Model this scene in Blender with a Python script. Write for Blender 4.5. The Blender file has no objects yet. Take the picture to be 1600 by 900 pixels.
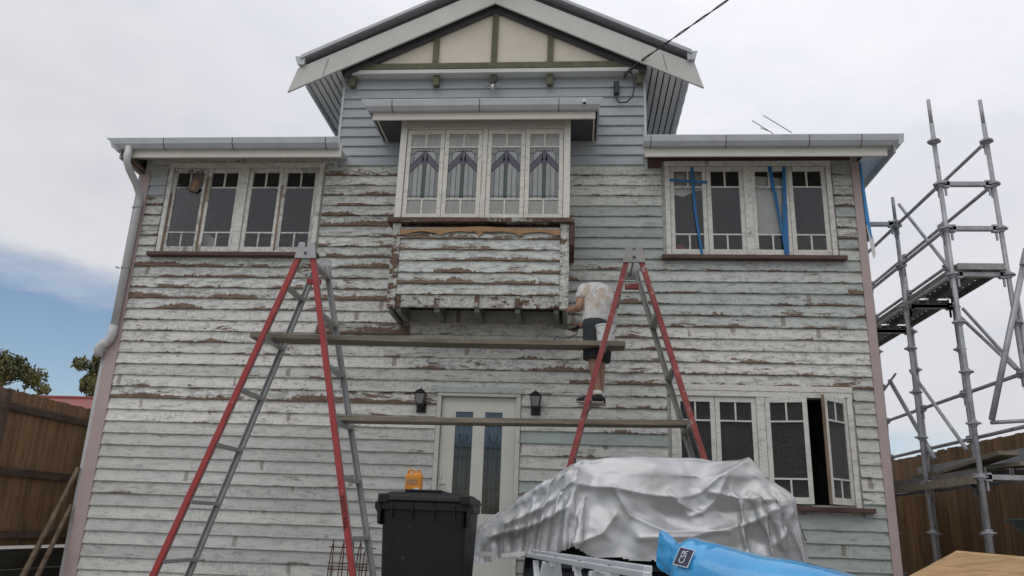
import bpy, bmesh, math, random
import numpy as np
from mathutils import Matrix, Vector, noise as mnoise
random.seed(7); rng = np.random.default_rng(7)
S = bpy.context.scene
COL = S.collection
R_ = math.radians

# ------------------------------------------------------------------ camera
cam_d = bpy.data.cameras.new('camera'); cam = bpy.data.objects.new('camera', cam_d); COL.objects.link(cam)
cam_d.sensor_width = 36; cam_d.lens = 36*1218.7/1600; cam_d.clip_start = 0.05; cam_d.clip_end = 3000
cam_rot = Matrix.Rotation(R_(4.830), 3, 'Z') @ Matrix.Rotation(R_(107.192), 3, 'X') @ Matrix.Rotation(R_(2.021), 3, 'Z')
cam.matrix_world = Matrix.Translation((0, -8.8, 0.85)) @ cam_rot.to_4x4()
S.camera = cam
S.render.resolution_x = 1024; S.render.resolution_y = 576
S.render.engine = 'CYCLES'

# ------------------------------------------------------------------ sky + sun
SUN_EL, SUN_AZ = R_(57), R_(205)          # azimuth clockwise from +Y; veiled sun over the street, a little left
w = bpy.data.worlds.new('World'); S.world = w; w.use_nodes = True
nt = w.node_tree; nt.nodes.clear()
def wn(t, **k):
    n = nt.nodes.new(t)
    for a, b in k.items(): setattr(n, a, b)
    return n
def wmath(op, a, b=None, c=None, clamp=False):
    n = wn('ShaderNodeMath', operation=op, use_clamp=clamp)
    for i, v in enumerate((a, b, c)):
        if v is None: continue
        if isinstance(v, (int, float)): n.inputs[i].default_value = v
        else: nt.links.new(v, n.inputs[i])
    return n.outputs[0]
sky = wn('ShaderNodeTexSky', sky_type='NISHITA', sun_disc=False, sun_elevation=SUN_EL, sun_rotation=SUN_AZ,
         air_density=1.0, dust_density=0.6, ozone_density=1.0)
tc = wn('ShaderNodeTexCoord'); sep = wn('ShaderNodeSeparateXYZ'); nt.links.new(tc.outputs['Generated'], sep.inputs[0])
mp = wn('ShaderNodeMapping'); mp.inputs['Scale'].default_value = (1.6, 1.6, 5.5); nt.links.new(tc.outputs['Generated'], mp.inputs[0])
n1 = wn('ShaderNodeTexNoise'); n1.inputs['Scale'].default_value = 2.1; n1.inputs['Detail'].default_value = 9; n1.inputs['Roughness'].default_value = 0.56
nt.links.new(mp.outputs[0], n1.inputs['Vector'])
mp2 = wn('ShaderNodeMapping'); mp2.inputs['Scale'].default_value = (1.0, 1.0, 2.2); mp2.inputs['Location'].default_value = (3.1, 0.4, 1.7)
nt.links.new(tc.outputs['Generated'], mp2.inputs[0])
n2 = wn('ShaderNodeTexNoise'); n2.inputs['Scale'].default_value = 3.0; n2.inputs['Detail'].default_value = 7; n2.inputs['Roughness'].default_value = 0.5
nt.links.new(mp2.outputs[0], n2.inputs['Vector'])
# cover = clear strip low on the horizon (wider to the west), clouds above
edge = wmath('MULTIPLY_ADD', sep.outputs['X'], -0.17, 0.164)            # elevation (sin) of the cloud base
cov = wmath('SUBTRACT', sep.outputs['Z'], edge)
cov = wmath('ADD', cov, wmath('MULTIPLY', wmath('SUBTRACT', n1.outputs['Fac'], 0.5), 0.15))
cov = wmath('MULTIPLY', cov, 19.0); cov = wmath('ADD', cov, 0.55, clamp=True)
cov = wmath('MULTIPLY', cov, wmath('MULTIPLY_ADD', n1.outputs['Fac'], 0.4, 0.78, clamp=True))
cr = wn('ShaderNodeValToRGB'); nt.links.new(n2.outputs['Fac'], cr.inputs[0])
cr.color_ramp.elements[0].position = 0.34; cr.color_ramp.elements[0].color = (6.7, 6.75, 7.25, 1)
cr.color_ramp.elements[1].position = 0.58; cr.color_ramp.elements[1].color = (7.5, 7.55, 7.95, 1)
dt = wn('ShaderNodeVectorMath', operation='DOT_PRODUCT'); nt.links.new(tc.outputs['Generated'], dt.inputs[0])
dt.inputs[1].default_value = (0.15, 0.38, 0.913)                                    # thin bright cloud overhead
gl = wn('ShaderNodeMapRange', interpolation_type='SMOOTHSTEP'); nt.links.new(dt.outputs['Value'], gl.inputs[0]); gl.inputs[1].default_value = 0.55; gl.inputs[2].default_value = 0.92
gl.inputs[3].default_value = 0.90; gl.inputs[4].default_value = 1.24                 # the overcast brightens toward the zenith
cg = wn('ShaderNodeVectorMath', operation='SCALE'); nt.links.new(cr.outputs[0], cg.inputs[0]); nt.links.new(gl.outputs[0], cg.inputs['Scale'])
mix = wn('ShaderNodeMixRGB'); nt.links.new(cov, mix.inputs[0]); nt.links.new(sky.outputs[0], mix.inputs[1]); nt.links.new(cg.outputs[0], mix.inputs[2])
bg = wn('ShaderNodeBackground'); bg.inputs['Strength'].default_value = 0.10
wo = wn('ShaderNodeOutputWorld'); nt.links.new(mix.outputs[0], bg.inputs[0]); nt.links.new(bg.outputs[0], wo.inputs[0])
sun_d = bpy.data.lights.new('sun', 'SUN'); sun_d.energy = 0.75; sun_d.angle = R_(60); sun_d.color = (1, 0.96, 0.9)
sun = bpy.data.objects.new('sun', sun_d); COL.objects.link(sun)
sdir = Vector((math.sin(SUN_AZ)*math.cos(SUN_EL), math.cos(SUN_AZ)*math.cos(SUN_EL), math.sin(SUN_EL)))
sun.rotation_euler = sdir.to_track_quat('Z', 'Y').to_euler(); sun.location = (0, -20, 30)
S.view_settings.view_transform = 'Standard'; S.view_settings.look = 'None'
S.view_settings.exposure = 0.10; S.view_settings.gamma = 1.0; S.view_settings.use_curve_mapping = False

# ------------------------------------------------------------------ materials
class NT:
    def __init__(s, name):
        s.m = bpy.data.materials.new(name); s.m.use_nodes = True; s.t = s.m.node_tree; s.t.nodes.clear()
        s.out = s.n('ShaderNodeOutputMaterial'); s.b = s.n('ShaderNodeBsdfPrincipled'); s.t.links.new(s.b.outputs[0], s.out.inputs[0])
    def n(s, t, **k):
        x = s.t.nodes.new(t)
        for a, b in k.items(): setattr(x, a, b)
        return x
    def put(s, v, sock):
        if hasattr(v, 'is_output'): s.t.links.new(v, sock)
        elif isinstance(v, tuple) and len(v) == 3 and sock.type == 'RGBA': sock.default_value = (*v, 1)
        else: sock.default_value = v
    def math(s, op, a, b=None, c=None, clamp=False):
        x = s.n('ShaderNodeMath', operation=op, use_clamp=clamp)
        for i, v in enumerate((a, b, c)):
            if v is not None: s.put(v, x.inputs[i])
        return x.outputs[0]
    def mix(s, f, a, b, mode='MIX'):
        x = s.n('ShaderNodeMixRGB', blend_type=mode); s.put(f, x.inputs[0]); s.put(a, x.inputs[1]); s.put(b, x.inputs[2]); return x.outputs[0]
    def map(s, vec, scale=(1, 1, 1), loc=(0, 0, 0), rot=(0, 0, 0)):
        x = s.n('ShaderNodeMapping'); s.put(vec, x.inputs[0]); s.put(loc, x.inputs['Location']); s.put(scale, x.inputs['Scale']); s.put(rot, x.inputs['Rotation']); return x.outputs[0]
    def noise(s, vec, scale=1, detail=4, rough=0.5, dist=0.0):
        x = s.n('ShaderNodeTexNoise'); s.put(vec, x.inputs['Vector']); x.inputs['Scale'].default_value = scale
        x.inputs['Detail'].default_value = detail; x.inputs['Roughness'].default_value = rough; x.inputs['Distortion'].default_value = dist
        return x.outputs['Fac']
    def step(s, v, lo, hi):
        x = s.n('ShaderNodeMapRange', interpolation_type='SMOOTHSTEP'); s.put(v, x.inputs[0]); s.put(lo, x.inputs[1]); s.put(hi, x.inputs[2]); return x.outputs[0]
    def pos(s): return s.n('ShaderNodeNewGeometry').outputs['Position']
    def obj(s): return s.n('ShaderNodeTexCoord').outputs['Object']
    def bump(s, h, strength=0.3, dist=0.01):
        x = s.n('ShaderNodeBump'); x.inputs['Strength'].default_value = strength; x.inputs['Distance'].default_value = dist
        s.put(h, x.inputs['Height']); s.t.links.new(x.outputs[0], s.b.inputs['Normal'])
    def set(s, **k):
        names = dict(color='Base Color', rough='Roughness', metal='Metallic', spec='Specular IOR Level', trans='Transmission Weight', ior='IOR',
                     alpha='Alpha', coat='Coat Weight', sheen='Sheen Weight')
        for a, b in k.items(): s.put(b, s.b.inputs[names[a]])
        return s.m

def simple(name, col, rough=0.6, metal=0.0, var=0.18, scale=6.0, bump=0.0, stretch=(1, 1, 1), dirt=None, spec=0.4):
    """plain surface with real-world mottling"""
    t = NT(name); v = t.map(t.pos(), stretch)
    n = t.noise(v, scale, 6, 0.6); n2 = t.noise(v, scale*7, 4, 0.6)
    f = t.math('ADD', t.math('MULTIPLY', n, 0.7), t.math('MULTIPLY', n2, 0.3))
    k = t.step(f, 0.3, 0.7)
    c = t.mix(k, tuple(x*(1-var) for x in col), tuple(min(1, x*(1+var)) for x in col))
    if dirt:
        d = t.step(t.noise(t.map(t.pos(), stretch, (7, 3, 1)), scale*1.7, 8, 0.65), dirt[1], dirt[1]+0.1); c = t.mix(d, c, dirt[0])
    r = t.math('MULTIPLY_ADD', n2, 0.2, rough-0.1, clamp=True)
    t.set(color=c, rough=r, metal=metal, spec=spec)
    if bump: t.bump(f, bump, 0.006)
    return t.m

def peel_paint(name, top, alt, fresh, wood_a=(0.10, 0.066, 0.05), wood_b=(0.27, 0.195, 0.145), sx=1.5, sz=8.0):
    """weathered paint; the object colour of each board holds (peel, alt coat, fresh coat, tone)"""
    t = NT(name); oi = t.n('ShaderNodeObjectInfo'); sc = t.n('ShaderNodeSeparateColor'); t.t.links.new(oi.outputs['Color'], sc.inputs[0])
    peel, altf, fr = sc.outputs[0], sc.outputs[1], sc.outputs[2]; tone = oi.outputs['Alpha']
    uv = t.n('ShaderNodeUVMap'); su = t.n('ShaderNodeSeparateXYZ'); t.t.links.new(uv.outputs[0], su.inputs[0]); v = su.outputs[1]
    rnd = t.math('MULTIPLY', oi.outputs['Random'], 37.0)
    cx = t.n('ShaderNodeCombineXYZ'); t.put(rnd, cx.inputs[0]); t.put(t.math('MULTIPLY', rnd, 0.37), cx.inputs[1])
    va = t.n('ShaderNodeVectorMath', operation='ADD'); t.put(t.pos(), va.inputs[0]); t.t.links.new(cx.outputs[0], va.inputs[1]); P = va.outputs[0]
    big = t.noise(t.map(P, (0.7, 0.7, 2.0)), 1.0, 3, 0.5)
    n1 = t.noise(t.map(P, (sx, sx, sz)), 2.2, 10, 0.64, 0.4)
    n2 = t.noise(t.map(P, (sx*2, sx*2, sz), (5, 2, 9)), 3.1, 9, 0.66, 0.3)
    # low edge of a board flakes first
    e = t.math('POWER', t.math('SUBTRACT', 1.0, v, clamp=True), 3.0)
    fine = t.noise(t.map(P, (9, 9, 30), (1, 2, 3)), 2.6, 5, 0.6)
    base = t.math('ADD', n1, t.math('MULTIPLY', e, 0.15)); base = t.math('ADD', base, t.math('MULTIPLY_ADD', fine, 0.22, -0.11))
    base = t.math('ADD', base, t.math('MULTIPLY_ADD', peel, 0.44, -0.245))
    base = t.math('ADD', base, t.math('MULTIPLY_ADD', big, 0.30, -0.15))
    nl = t.noise(t.map(P, (1.1, 1.1, 3.0), (9, 1, 4)), 1.3, 3, 0.5); jg = t.noise(t.map(P, (13, 13, 5), (2, 2, 2)), 1.6, 5, 0.6)
    hg = t.math('ADD', t.math('MULTIPLY', t.math('ADD', t.math('SUBTRACT', nl, 0.60), t.math('MULTIPLY_ADD', peel, 0.55, -0.20)), 2.2), t.math('MULTIPLY_ADD', jg, 0.7, -0.35))
    strip = t.step(t.math('SUBTRACT', hg, v), -0.02, 0.03)
    sx_ = t.n('ShaderNodeSeparateXYZ'); t.put(P, sx_.inputs[0])
    fx = t.math('ABSOLUTE', t.math('SUBTRACT', t.math('FRACT', t.math('ADD', t.math('MULTIPLY', sx_.outputs[0], 2.1), t.math('MULTIPLY', jg, 0.05))), 0.5))
    stud = t.math('MULTIPLY', t.step(fx, 0.062, 0.045), t.step(t.noise(t.map(P, (2.1, 2.1, 2.1), (5, 7, 1)), 1.0, 0, 0.5), 0.68, 0.70))
    stud = t.math('MULTIPLY', stud, t.math('MULTIPLY', t.step(v, 0.1, 0.2), t.step(v, 1.0, 0.85)))
    m = t.math('MAXIMUM', t.step(base, 0.655, 0.675), t.math('MAXIMUM', strip, t.math('MULTIPLY', stud, 0.62)))
    m_edge = t.math('MAXIMUM', t.step(base, 0.60, 0.66), t.step(t.math('SUBTRACT', hg, v), -0.12, 0.02))
    under = t.step(t.math('ADD', n2, t.math('MULTIPLY_ADD', peel, 0.3, -0.14)), 0.53, 0.60)
    # scraper strokes: short diagonal ripples
    st = t.noise(t.map(P, (26, 26, 5), (0, 0, 0), (0, R_(24), 0)), 2.2, 3, 0.5)
    stm = t.math('MULTIPLY', t.step(st, 0.47, 0.62), t.step(t.noise(t.map(P, (1.3, 1.3, 7), (3, 3, 3)), 1.4, 3, 0.5), 0.47, 0.62))
    c = t.mix(altf, top, alt); c = t.mix(t.math('MULTIPLY', under, 0.75), c, (0.36, 0.37, 0.36))
    pt = t.noise(t.map(P, (2.2, 2.2, 9), (2, 5, 7)), 2.0, 8, 0.7); c = t.mix(t.math('MULTIPLY', t.step(pt, 0.5, 0.66), 0.45), c, (0.30, 0.30, 0.285))
    c = t.mix(t.math('MULTIPLY', stm, 0.42), c, (0.26, 0.275, 0.265))
    yel = t.step(t.noise(t.map(P, (1.2, 1.2, 5), (11, 4, 2)), 2.0, 5, 0.6), 0.66, 0.72)
    c = t.mix(t.math('MULTIPLY', yel, 0.35), c, (0.40, 0.36, 0.24))
    grime = t.noise(t.map(P, (3, 3, 14), (1, 8, 3)), 3.0, 7, 0.7)
    c = t.mix(t.math('MULTIPLY', t.step(grime, 0.45, 0.75), 0.40), c, (0.25, 0.245, 0.23))
    g = t.noise(t.map(P, (5, 5, 90)), 2.0, 5, 0.6); wd = t.mix(t.step(g, 0.35, 0.68), wood_a, wood_b)
    keep = t.math('SUBTRACT', 1.0, fr)
    ch = t.step(t.math('ADD', n1, t.math('MULTIPLY_ADD', fine, 0.35, -0.2)), 0.60, 0.66); c = t.mix(t.math('MULTIPLY', ch, 0.62), c, (0.20, 0.175, 0.15))
    c = t.mix(t.math('MULTIPLY', m, 1.0), c, wd)
    fv = t.mix(t.step(grime, 0.3, 0.75), fresh, tuple(x*0.86 for x in fresh))
    c = t.mix(fr, c, fv)
    tn = t.n('ShaderNodeMixRGB', blend_type='MULTIPLY'); tn.inputs[0].default_value = 1; t.put(c, tn.inputs[1])
    gc = t.n('ShaderNodeCombineColor'); [t.put(tone, gc.inputs[i]) for i in range(3)]; t.t.links.new(gc.outputs[0], tn.inputs[2])
    h = t.math('SUBTRACT', t.math('MULTIPLY', t.math('ADD', t.math('MULTIPLY', stm, -0.35), t.math('MULTIPLY', n2, 0.5)), 0.6), t.math('MULTIPLY', m_edge, 0.8))
    h = t.math('MULTIPLY', h, t.math('MULTIPLY_ADD', keep, 0.85, 0.15))
    h = t.math('ADD', h, t.math('MULTIPLY', g, 0.12))
    t.bump(h, 0.6, 0.006)
    t.set(color=tn.outputs[0], rough=t.math('MULTIPLY_ADD', fr, -0.25, 0.82), spec=0.25)
    return t.m

def wood(name, a, b, scale=(2, 30, 30), rough=0.75, bump=0.35, knots=False):
    t = NT(name); P = t.pos(); oi = t.n('ShaderNodeObjectInfo')
    va = t.n('ShaderNodeVectorMath', operation='ADD'); t.put(P, va.inputs[0]); cx = t.n('ShaderNodeCombineXYZ'); t.put(t.math('MULTIPLY', oi.outputs['Random'], 23.0), cx.inputs[0]); t.put(t.math('MULTIPLY', oi.outputs['Random'], 11.0), cx.inputs[2])
    t.t.links.new(cx.outputs[0], va.inputs[1])
    n = t.noise(t.map(va.outputs[0], scale), 1.2, 7, 0.65, 0.6); st = t.noise(va.outputs[0], 1.8, 5, 0.6)
    c = t.mix(t.step(n, 0.3, 0.7), a, b); c = t.mix(t.math('MULTIPLY', t.step(st, 0.5, 0.75), 0.35), c, tuple(x*0.45 for x in a))
    c = t.mix(1.0, c, t.mix(oi.outputs['Random'], (0.80, 0.80, 0.80), (1.12, 1.1, 1.08)), 'MULTIPLY')
    t.bump(n, bump, 0.004); t.set(color=c, rough=rough, spec=0.25); return t.m

def glass(name, tint=(0.75, 0.78, 0.8), rip=0.0, rough=0.03, dark=0.0):
    t = NT(name); t.t.nodes.remove(t.b)
    tr = t.n('ShaderNodeBsdfTransparent'); t.put(tint, tr.inputs[0])
    gl = t.n('ShaderNodeBsdfGlossy'); gl.inputs['Roughness'].default_value = rough
    fz = t.n('ShaderNodeFresnel'); fz.inputs['IOR'].default_value = 1.52
    dif = t.n('ShaderNodeBsdfDiffuse'); t.put((0.22, 0.23, 0.23), dif.inputs[0])
    nn = t.noise(t.pos(), 3.0, 4, 0.6)
    if rip:
        bp = t.n('ShaderNodeBump'); bp.inputs['Strength'].default_value = rip; bp.inputs['Distance'].default_value = 0.01
        vo = t.n('ShaderNodeTexVoronoi'); t.put(t.map(t.pos(), (60, 60, 140)), vo.inputs['Vector']); vo.inputs['Scale'].default_value = 1.0
        t.t.links.new(vo.outputs['Distance'], bp.inputs['Height'])
        for q in (gl, fz, dif): t.t.links.new(bp.outputs[0], q.inputs['Normal'])
    m0 = t.n('ShaderNodeMixShader'); t.put(t.math('MULTIPLY_ADD', nn, 0.05, dark), m0.inputs[0]); t.t.links.new(tr.outputs[0], m0.inputs[1]); t.t.links.new(dif.outputs[0], m0.inputs[2])
    m1 = t.n('ShaderNodeMixShader'); t.t.links.new(t.math('MULTIPLY_ADD', fz.outputs[0], 0.8, 0.004, clamp=True), m1.inputs[0])
    t.t.links.new(m0.outputs[0], m1.inputs[1]); t.t.links.new(gl.outputs[0], m1.inputs[2]); t.t.links.new(m1.outputs[0], t.out.inputs[0])
    return t.m

M = {}
M['board'] = peel_paint('weathered board paint', (0.74, 0.72, 0.675), (0.42, 0.485, 0.46), (0.395, 0.425, 0.45))
M['trim'] = peel_paint('weathered trim paint', (0.70, 0.685, 0.64), (0.70, 0.67, 0.60), (0.70, 0.685, 0.64), sx=5.0, sz=5.0)
M['beam'] = peel_paint('stripped beam paint', (0.62, 0.61, 0.55), (0.22, 0.24, 0.20), (0.33, 0.36, 0.40), (0.08, 0.048, 0.036), (0.20, 0.135, 0.10), sx=4.0, sz=9.0)
M['cream'] = simple('cream paint', (0.66, 0.63, 0.57), 0.5, var=0.06, scale=3)
M['panel'] = simple('cream gable sheet', (0.66, 0.60, 0.50), 0.7, var=0.06, scale=2)
M['barge'] = simple('pale grey paint', (0.56, 0.56, 0.53), 0.5, var=0.06, scale=3)
M['olive'] = simple('olive timber paint', (0.105, 0.105, 0.055), 0.6, var=0.3, scale=9)
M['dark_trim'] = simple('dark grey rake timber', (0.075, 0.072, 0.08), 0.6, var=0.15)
M['gutter'] = simple('grey steel gutter', (0.47, 0.485, 0.51), 0.42, var=0.08, scale=4, spec=0.5)
M['roof'] = simple('zinc roof sheet', (0.36, 0.37, 0.39), 0.4, 0.2, var=0.12, scale=4)
M['soffit'] = simple('eave lining', (0.74, 0.74, 0.71), 0.7, var=0.08)
M['soffit_brown'] = simple('bare brown eave lining', (0.15, 0.11, 0.095), 0.8, var=0.3)
M['soffit_blue'] = simple('pale blue eave lining', (0.70, 0.79, 0.86), 0.6, var=0.05)
M['pink'] = simple('pink primer', (0.45, 0.355, 0.345), 0.7, var=0.07, scale=4, dirt=((0.3, 0.24, 0.22), 0.66))
M['maroon'] = simple('dark maroon stripped timber', (0.085, 0.042, 0.038), 0.75, var=0.35, scale=8, stretch=(0.4, 1, 4))
M['sill'] = simple('brown timber sill', (0.10, 0.055, 0.045), 0.7, var=0.35, scale=8, stretch=(0.5, 1, 4))
M['pvc'] = simple('grey white downpipe', (0.55, 0.55, 0.56), 0.4, var=0.07, scale=4, dirt=((0.33, 0.31, 0.30), 0.68))
M['glass'] = glass('window glass', (0.93, 0.94, 0.95), dark=0.0)
M['glass_obscure'] = glass('rippled obscure glass', (0.30, 0.31, 0.34), 0.9, 0.12, dark=0.10)
M['net_glass'] = simple('glass over net curtain', (0.30, 0.30, 0.285), 0.25, var=0.16, scale=14, stretch=(3, 1, .4), spec=0.6)
M['lead_light'] = simple('pale leadlight glass', (0.29, 0.31, 0.31), 0.25, var=0.15, scale=10, stretch=(2, 1, .4), spec=0.6)
M['lead_clear'] = simple('grey leadlight glass', (0.19, 0.20, 0.20), 0.2, var=0.15, scale=10, spec=0.6)
M['lead_purple'] = simple('purple leadlight glass', (0.065, 0.058, 0.095), 0.2, var=0.2, scale=20, spec=0.6)
M['lead_green'] = simple('green leadlight glass', (0.04, 0.08, 0.048), 0.2, var=0.2, scale=20, spec=0.6)
M['lead'] = simple('lead came', (0.035, 0.035, 0.04), 0.5)
M['lead_clear_dark'] = simple('smoky leadlight glass', (0.035, 0.04, 0.048), 0.15, var=0.3, scale=16, spec=0.6)
M['door'] = simple('cream door paint', (0.66, 0.65, 0.60), 0.45, var=0.04, scale=3)
M['door_glass'] = simple('dark leadlight glass', (0.018, 0.020, 0.022), 0.12, var=0.4, scale=9, spec=0.6)
M['door_blue'] = simple('blue leadlight glass', (0.05, 0.085, 0.125), 0.15, var=0.3, scale=16, spec=0.6)
M['black_metal'] = simple('black lamp metal', (0.018, 0.018, 0.02), 0.4)
M['lamp_glass'] = simple('frosted lamp glass', (0.22, 0.225, 0.22), 0.25, var=0.1)
M['inner'] = simple('grey room paint', (0.16, 0.16, 0.16), 0.8, var=0.1, scale=1)
M['red'] = simple('red fibreglass rail', (0.34, 0.045, 0.042), 0.5, var=0.15, scale=7, dirt=((0.42, 0.27, 0.24), 0.63))
M['red_worn'] = simple('paint spattered red rail', (0.27, 0.055, 0.05), 0.55, var=0.3, scale=7, dirt=((0.40, 0.32, 0.29), 0.57))
M['alu'] = simple('dull aluminium', (0.36, 0.365, 0.37), 0.5, 0.35, var=0.14, scale=9)
M['alu_dirty'] = simple('paint spattered aluminium', (0.30, 0.295, 0.285), 0.6, 0.2, var=0.2, scale=9, dirt=((0.50, 0.48, 0.45), 0.60))
M['alu_light'] = simple('clean aluminium', (0.60, 0.62, 0.65), 0.4, 0.4, var=0.08, scale=9)
M['plank'] = wood('grey scaffold plank timber', (0.15, 0.13, 0.10), (0.29, 0.255, 0.20), (2, 30, 30))
M['paling'] = wood('brown fence paling', (0.165, 0.10, 0.057), (0.31, 0.195, 0.11), (14, 14, 1.2))
M['rail'] = wood('dark fence rail', (0.08, 0.055, 0.042), (0.15, 0.105, 0.078), (10, 2, 10))
M['sleeper'] = wood('dark retaining sleeper', (0.03, 0.028, 0.022), (0.06, 0.055, 0.045), (10, 2, 10))
M['ply'] = wood('golden timber boards', (0.30, 0.18, 0.08), (0.46, 0.30, 0.15), (2.5, 18, 18), 0.6)
M['carve'] = wood('orange carved timber', (0.33, 0.19, 0.095), (0.46, 0.28, 0.15), (3, 20, 30), 0.6)
M['bare'] = wood('weathered bare timber', (0.15, 0.105, 0.075), (0.28, 0.205, 0.145), (12, 12, 3), 0.75)
M['bamboo'] = wood('bamboo cane', (0.10, 0.07, 0.045), (0.20, 0.15, 0.10), (20, 20, 2), 0.5)
M['galv'] = simple('galvanised scaffold tube', (0.36, 0.365, 0.385), 0.5, 0.3, var=0.25, scale=8, dirt=((0.13, 0.12, 0.115), 0.62))
M['galv_dark'] = simple('dirty scaffold plank steel', (0.18, 0.175, 0.17), 0.6, 0.2, var=0.3, scale=5)
M['bin'] = simple('black bin plastic', (0.010, 0.0105, 0.012), 0.5, var=0.25, scale=8, dirt=((0.035, 0.035, 0.036), 0.62), spec=0.3)
M['orange'] = simple('orange plastic', (0.62, 0.235, 0.02), 0.4, var=0.10, scale=14)
M['paper'] = simple('off white paper', (0.72, 0.70, 0.65), 0.9, var=0.06)
M['white'] = simple('white plastic', (0.68, 0.68, 0.66), 0.45, var=0.06)
M['tape'] = simple('blue masking tape', (0.02, 0.145, 0.36), 0.6, var=0.1)
M['blue_sheet'] = simple('blue plastic sheet', (0.05, 0.28, 0.62), 0.4, var=0.1)
M['navy'] = simple('navy printed label', (0.008, 0.012, 0.045), 0.4, var=0.05)
M['print'] = simple('pale print', (0.55, 0.57, 0.62), 0.5, var=0.03)
M['black_print'] = simple('black print', (0.03, 0.012, 0.012), 0.6, var=0.1)
M['rust'] = simple('rusty wire', (0.09, 0.03, 0.025), 0.7, var=0.3)
M['cable'] = simple('dark cable', (0.05, 0.05, 0.05), 0.6, var=0.2)
M['tyre'] = simple('tyre rubber', (0.015, 0.015, 0.015), 0.8)
M['car'] = simple('dark car paint', (0.012, 0.012, 0.014), 0.35)
M['red_roof'] = simple('red roof sheet', (0.24, 0.06, 0.05), 0.6, var=0.15, scale=1.5)
M['render'] = simple('pale wall render', (0.5, 0.48, 0.44), 0.8)
M['green_tray'] = simple('dark green steel', (0.03, 0.05, 0.043), 0.5, var=0.25)
M['skin'] = simple('skin', (0.34, 0.19, 0.125), 0.55, var=0.08, scale=20)
M['shirt'] = simple('stained white cotton', (0.62, 0.61, 0.60), 0.9, var=0.08, scale=5, dirt=((0.45, 0.35, 0.25), 0.56))
def shirt_mat():
    t = NT('stained white cotton'); P = t.pos(); f = t.noise(t.map(P, (9, 9, 3.2), (0, 0, 0), (0, R_(20), 0)), 1.6, 4, 0.55, 0.8); d = t.noise(t.map(P, (5, 5, 3), (1, 3, 2)), 1.6, 5, 0.6)
    c = t.mix(t.math('MULTIPLY', t.step(d, 0.47, 0.62), 0.75), (0.60, 0.59, 0.585), (0.44, 0.34, 0.25)); t.bump(f, 0.9, 0.05); t.set(color=c, rough=0.9, spec=0.2); return t.m
M['shirt'] = shirt_mat()
M['shorts'] = simple('charcoal cotton', (0.028, 0.032, 0.038), 0.9, var=0.25, scale=12)
M['shoe'] = simple('black shoe', (0.015, 0.015, 0.017), 0.6)
M['sole'] = simple('pale shoe sole', (0.36, 0.32, 0.29), 0.7)
M['hair'] = simple('dark brown hair', (0.03, 0.02, 0.014), 0.7)
M['ground'] = simple('concrete and dirt yard', (0.24, 0.225, 0.20), 0.9, var=0.25, scale=1.2, bump=0.3)
M['bark'] = simple('gum bark', (0.16, 0.13, 0.105), 0.9, var=0.3, scale=4)
def leaf_mat(name, a, b):
    t = NT(name); n = t.noise(t.pos(), 1.1, 3, 0.5); n2 = t.noise(t.pos(), 7, 2, 0.5)
    c = t.mix(t.step(n, 0.4, 0.62), a, b); c = t.mix(t.math('MULTIPLY', n2, 0.4), c, tuple(x*0.5 for x in a)); t.set(color=c, rough=0.6); return t.m
M['leaf'] = leaf_mat('gum leaves', (0.075, 0.085, 0.03), (0.22, 0.185, 0.05))
def cover_mat():
    t = NT('silver car cover'); P = t.obj()
    n = t.noise(P, 9, 6, 0.6, 0.6); d = t.noise(t.map(P, (1, 1, 1.5), (4, 2, 1)), 2.3, 6, 0.6)
    rid = t.n('ShaderNodeTexNoise', noise_type='RIDGED_MULTIFRACTAL'); t.put(t.map(P, (1.0, 1.0, 1.7)), rid.inputs['Vector']); rid.inputs['Scale'].default_value = 2.6; rid.inputs['Detail'].default_value = 3
    c = t.mix(t.step(d, 0.45, 0.72), (0.49, 0.495, 0.51), (0.38, 0.37, 0.35))
    vo = t.n('ShaderNodeTexVoronoi'); t.put(t.map(P, (1, 1, 1.4)), vo.inputs['Vector']); vo.inputs['Scale'].default_value = 7.0; t.bump(t.math('ADD', t.math('MULTIPLY', n, 0.25), t.math('MULTIPLY', vo.outputs['Distance'], 0.3)), 0.3, 0.012)
    t.set(color=c, rough=t.math('MULTIPLY_ADD', n, 0.2, 0.31), metal=0.52, spec=0.5); return t.m
M['cover'] = cover_mat()
def bag_mat():
    t = NT('blue plastic wrap'); P = t.obj(); n = t.noise(t.map(P, (3, 9, 9)), 4, 5, 0.6, 0.8); d = t.noise(P, 3, 4, 0.5)
    c = t.mix(t.step(d, 0.35, 0.7), (0.010, 0.27, 0.60), (0.045, 0.40, 0.76)); t.bump(n, 0.22, 0.012)
    t.set(color=c, rough=t.math('MULTIPLY_ADD', n, 0.15, 0.08), spec=0.6, coat=0.7); return t.m
M['bag'] = bag_mat()

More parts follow.
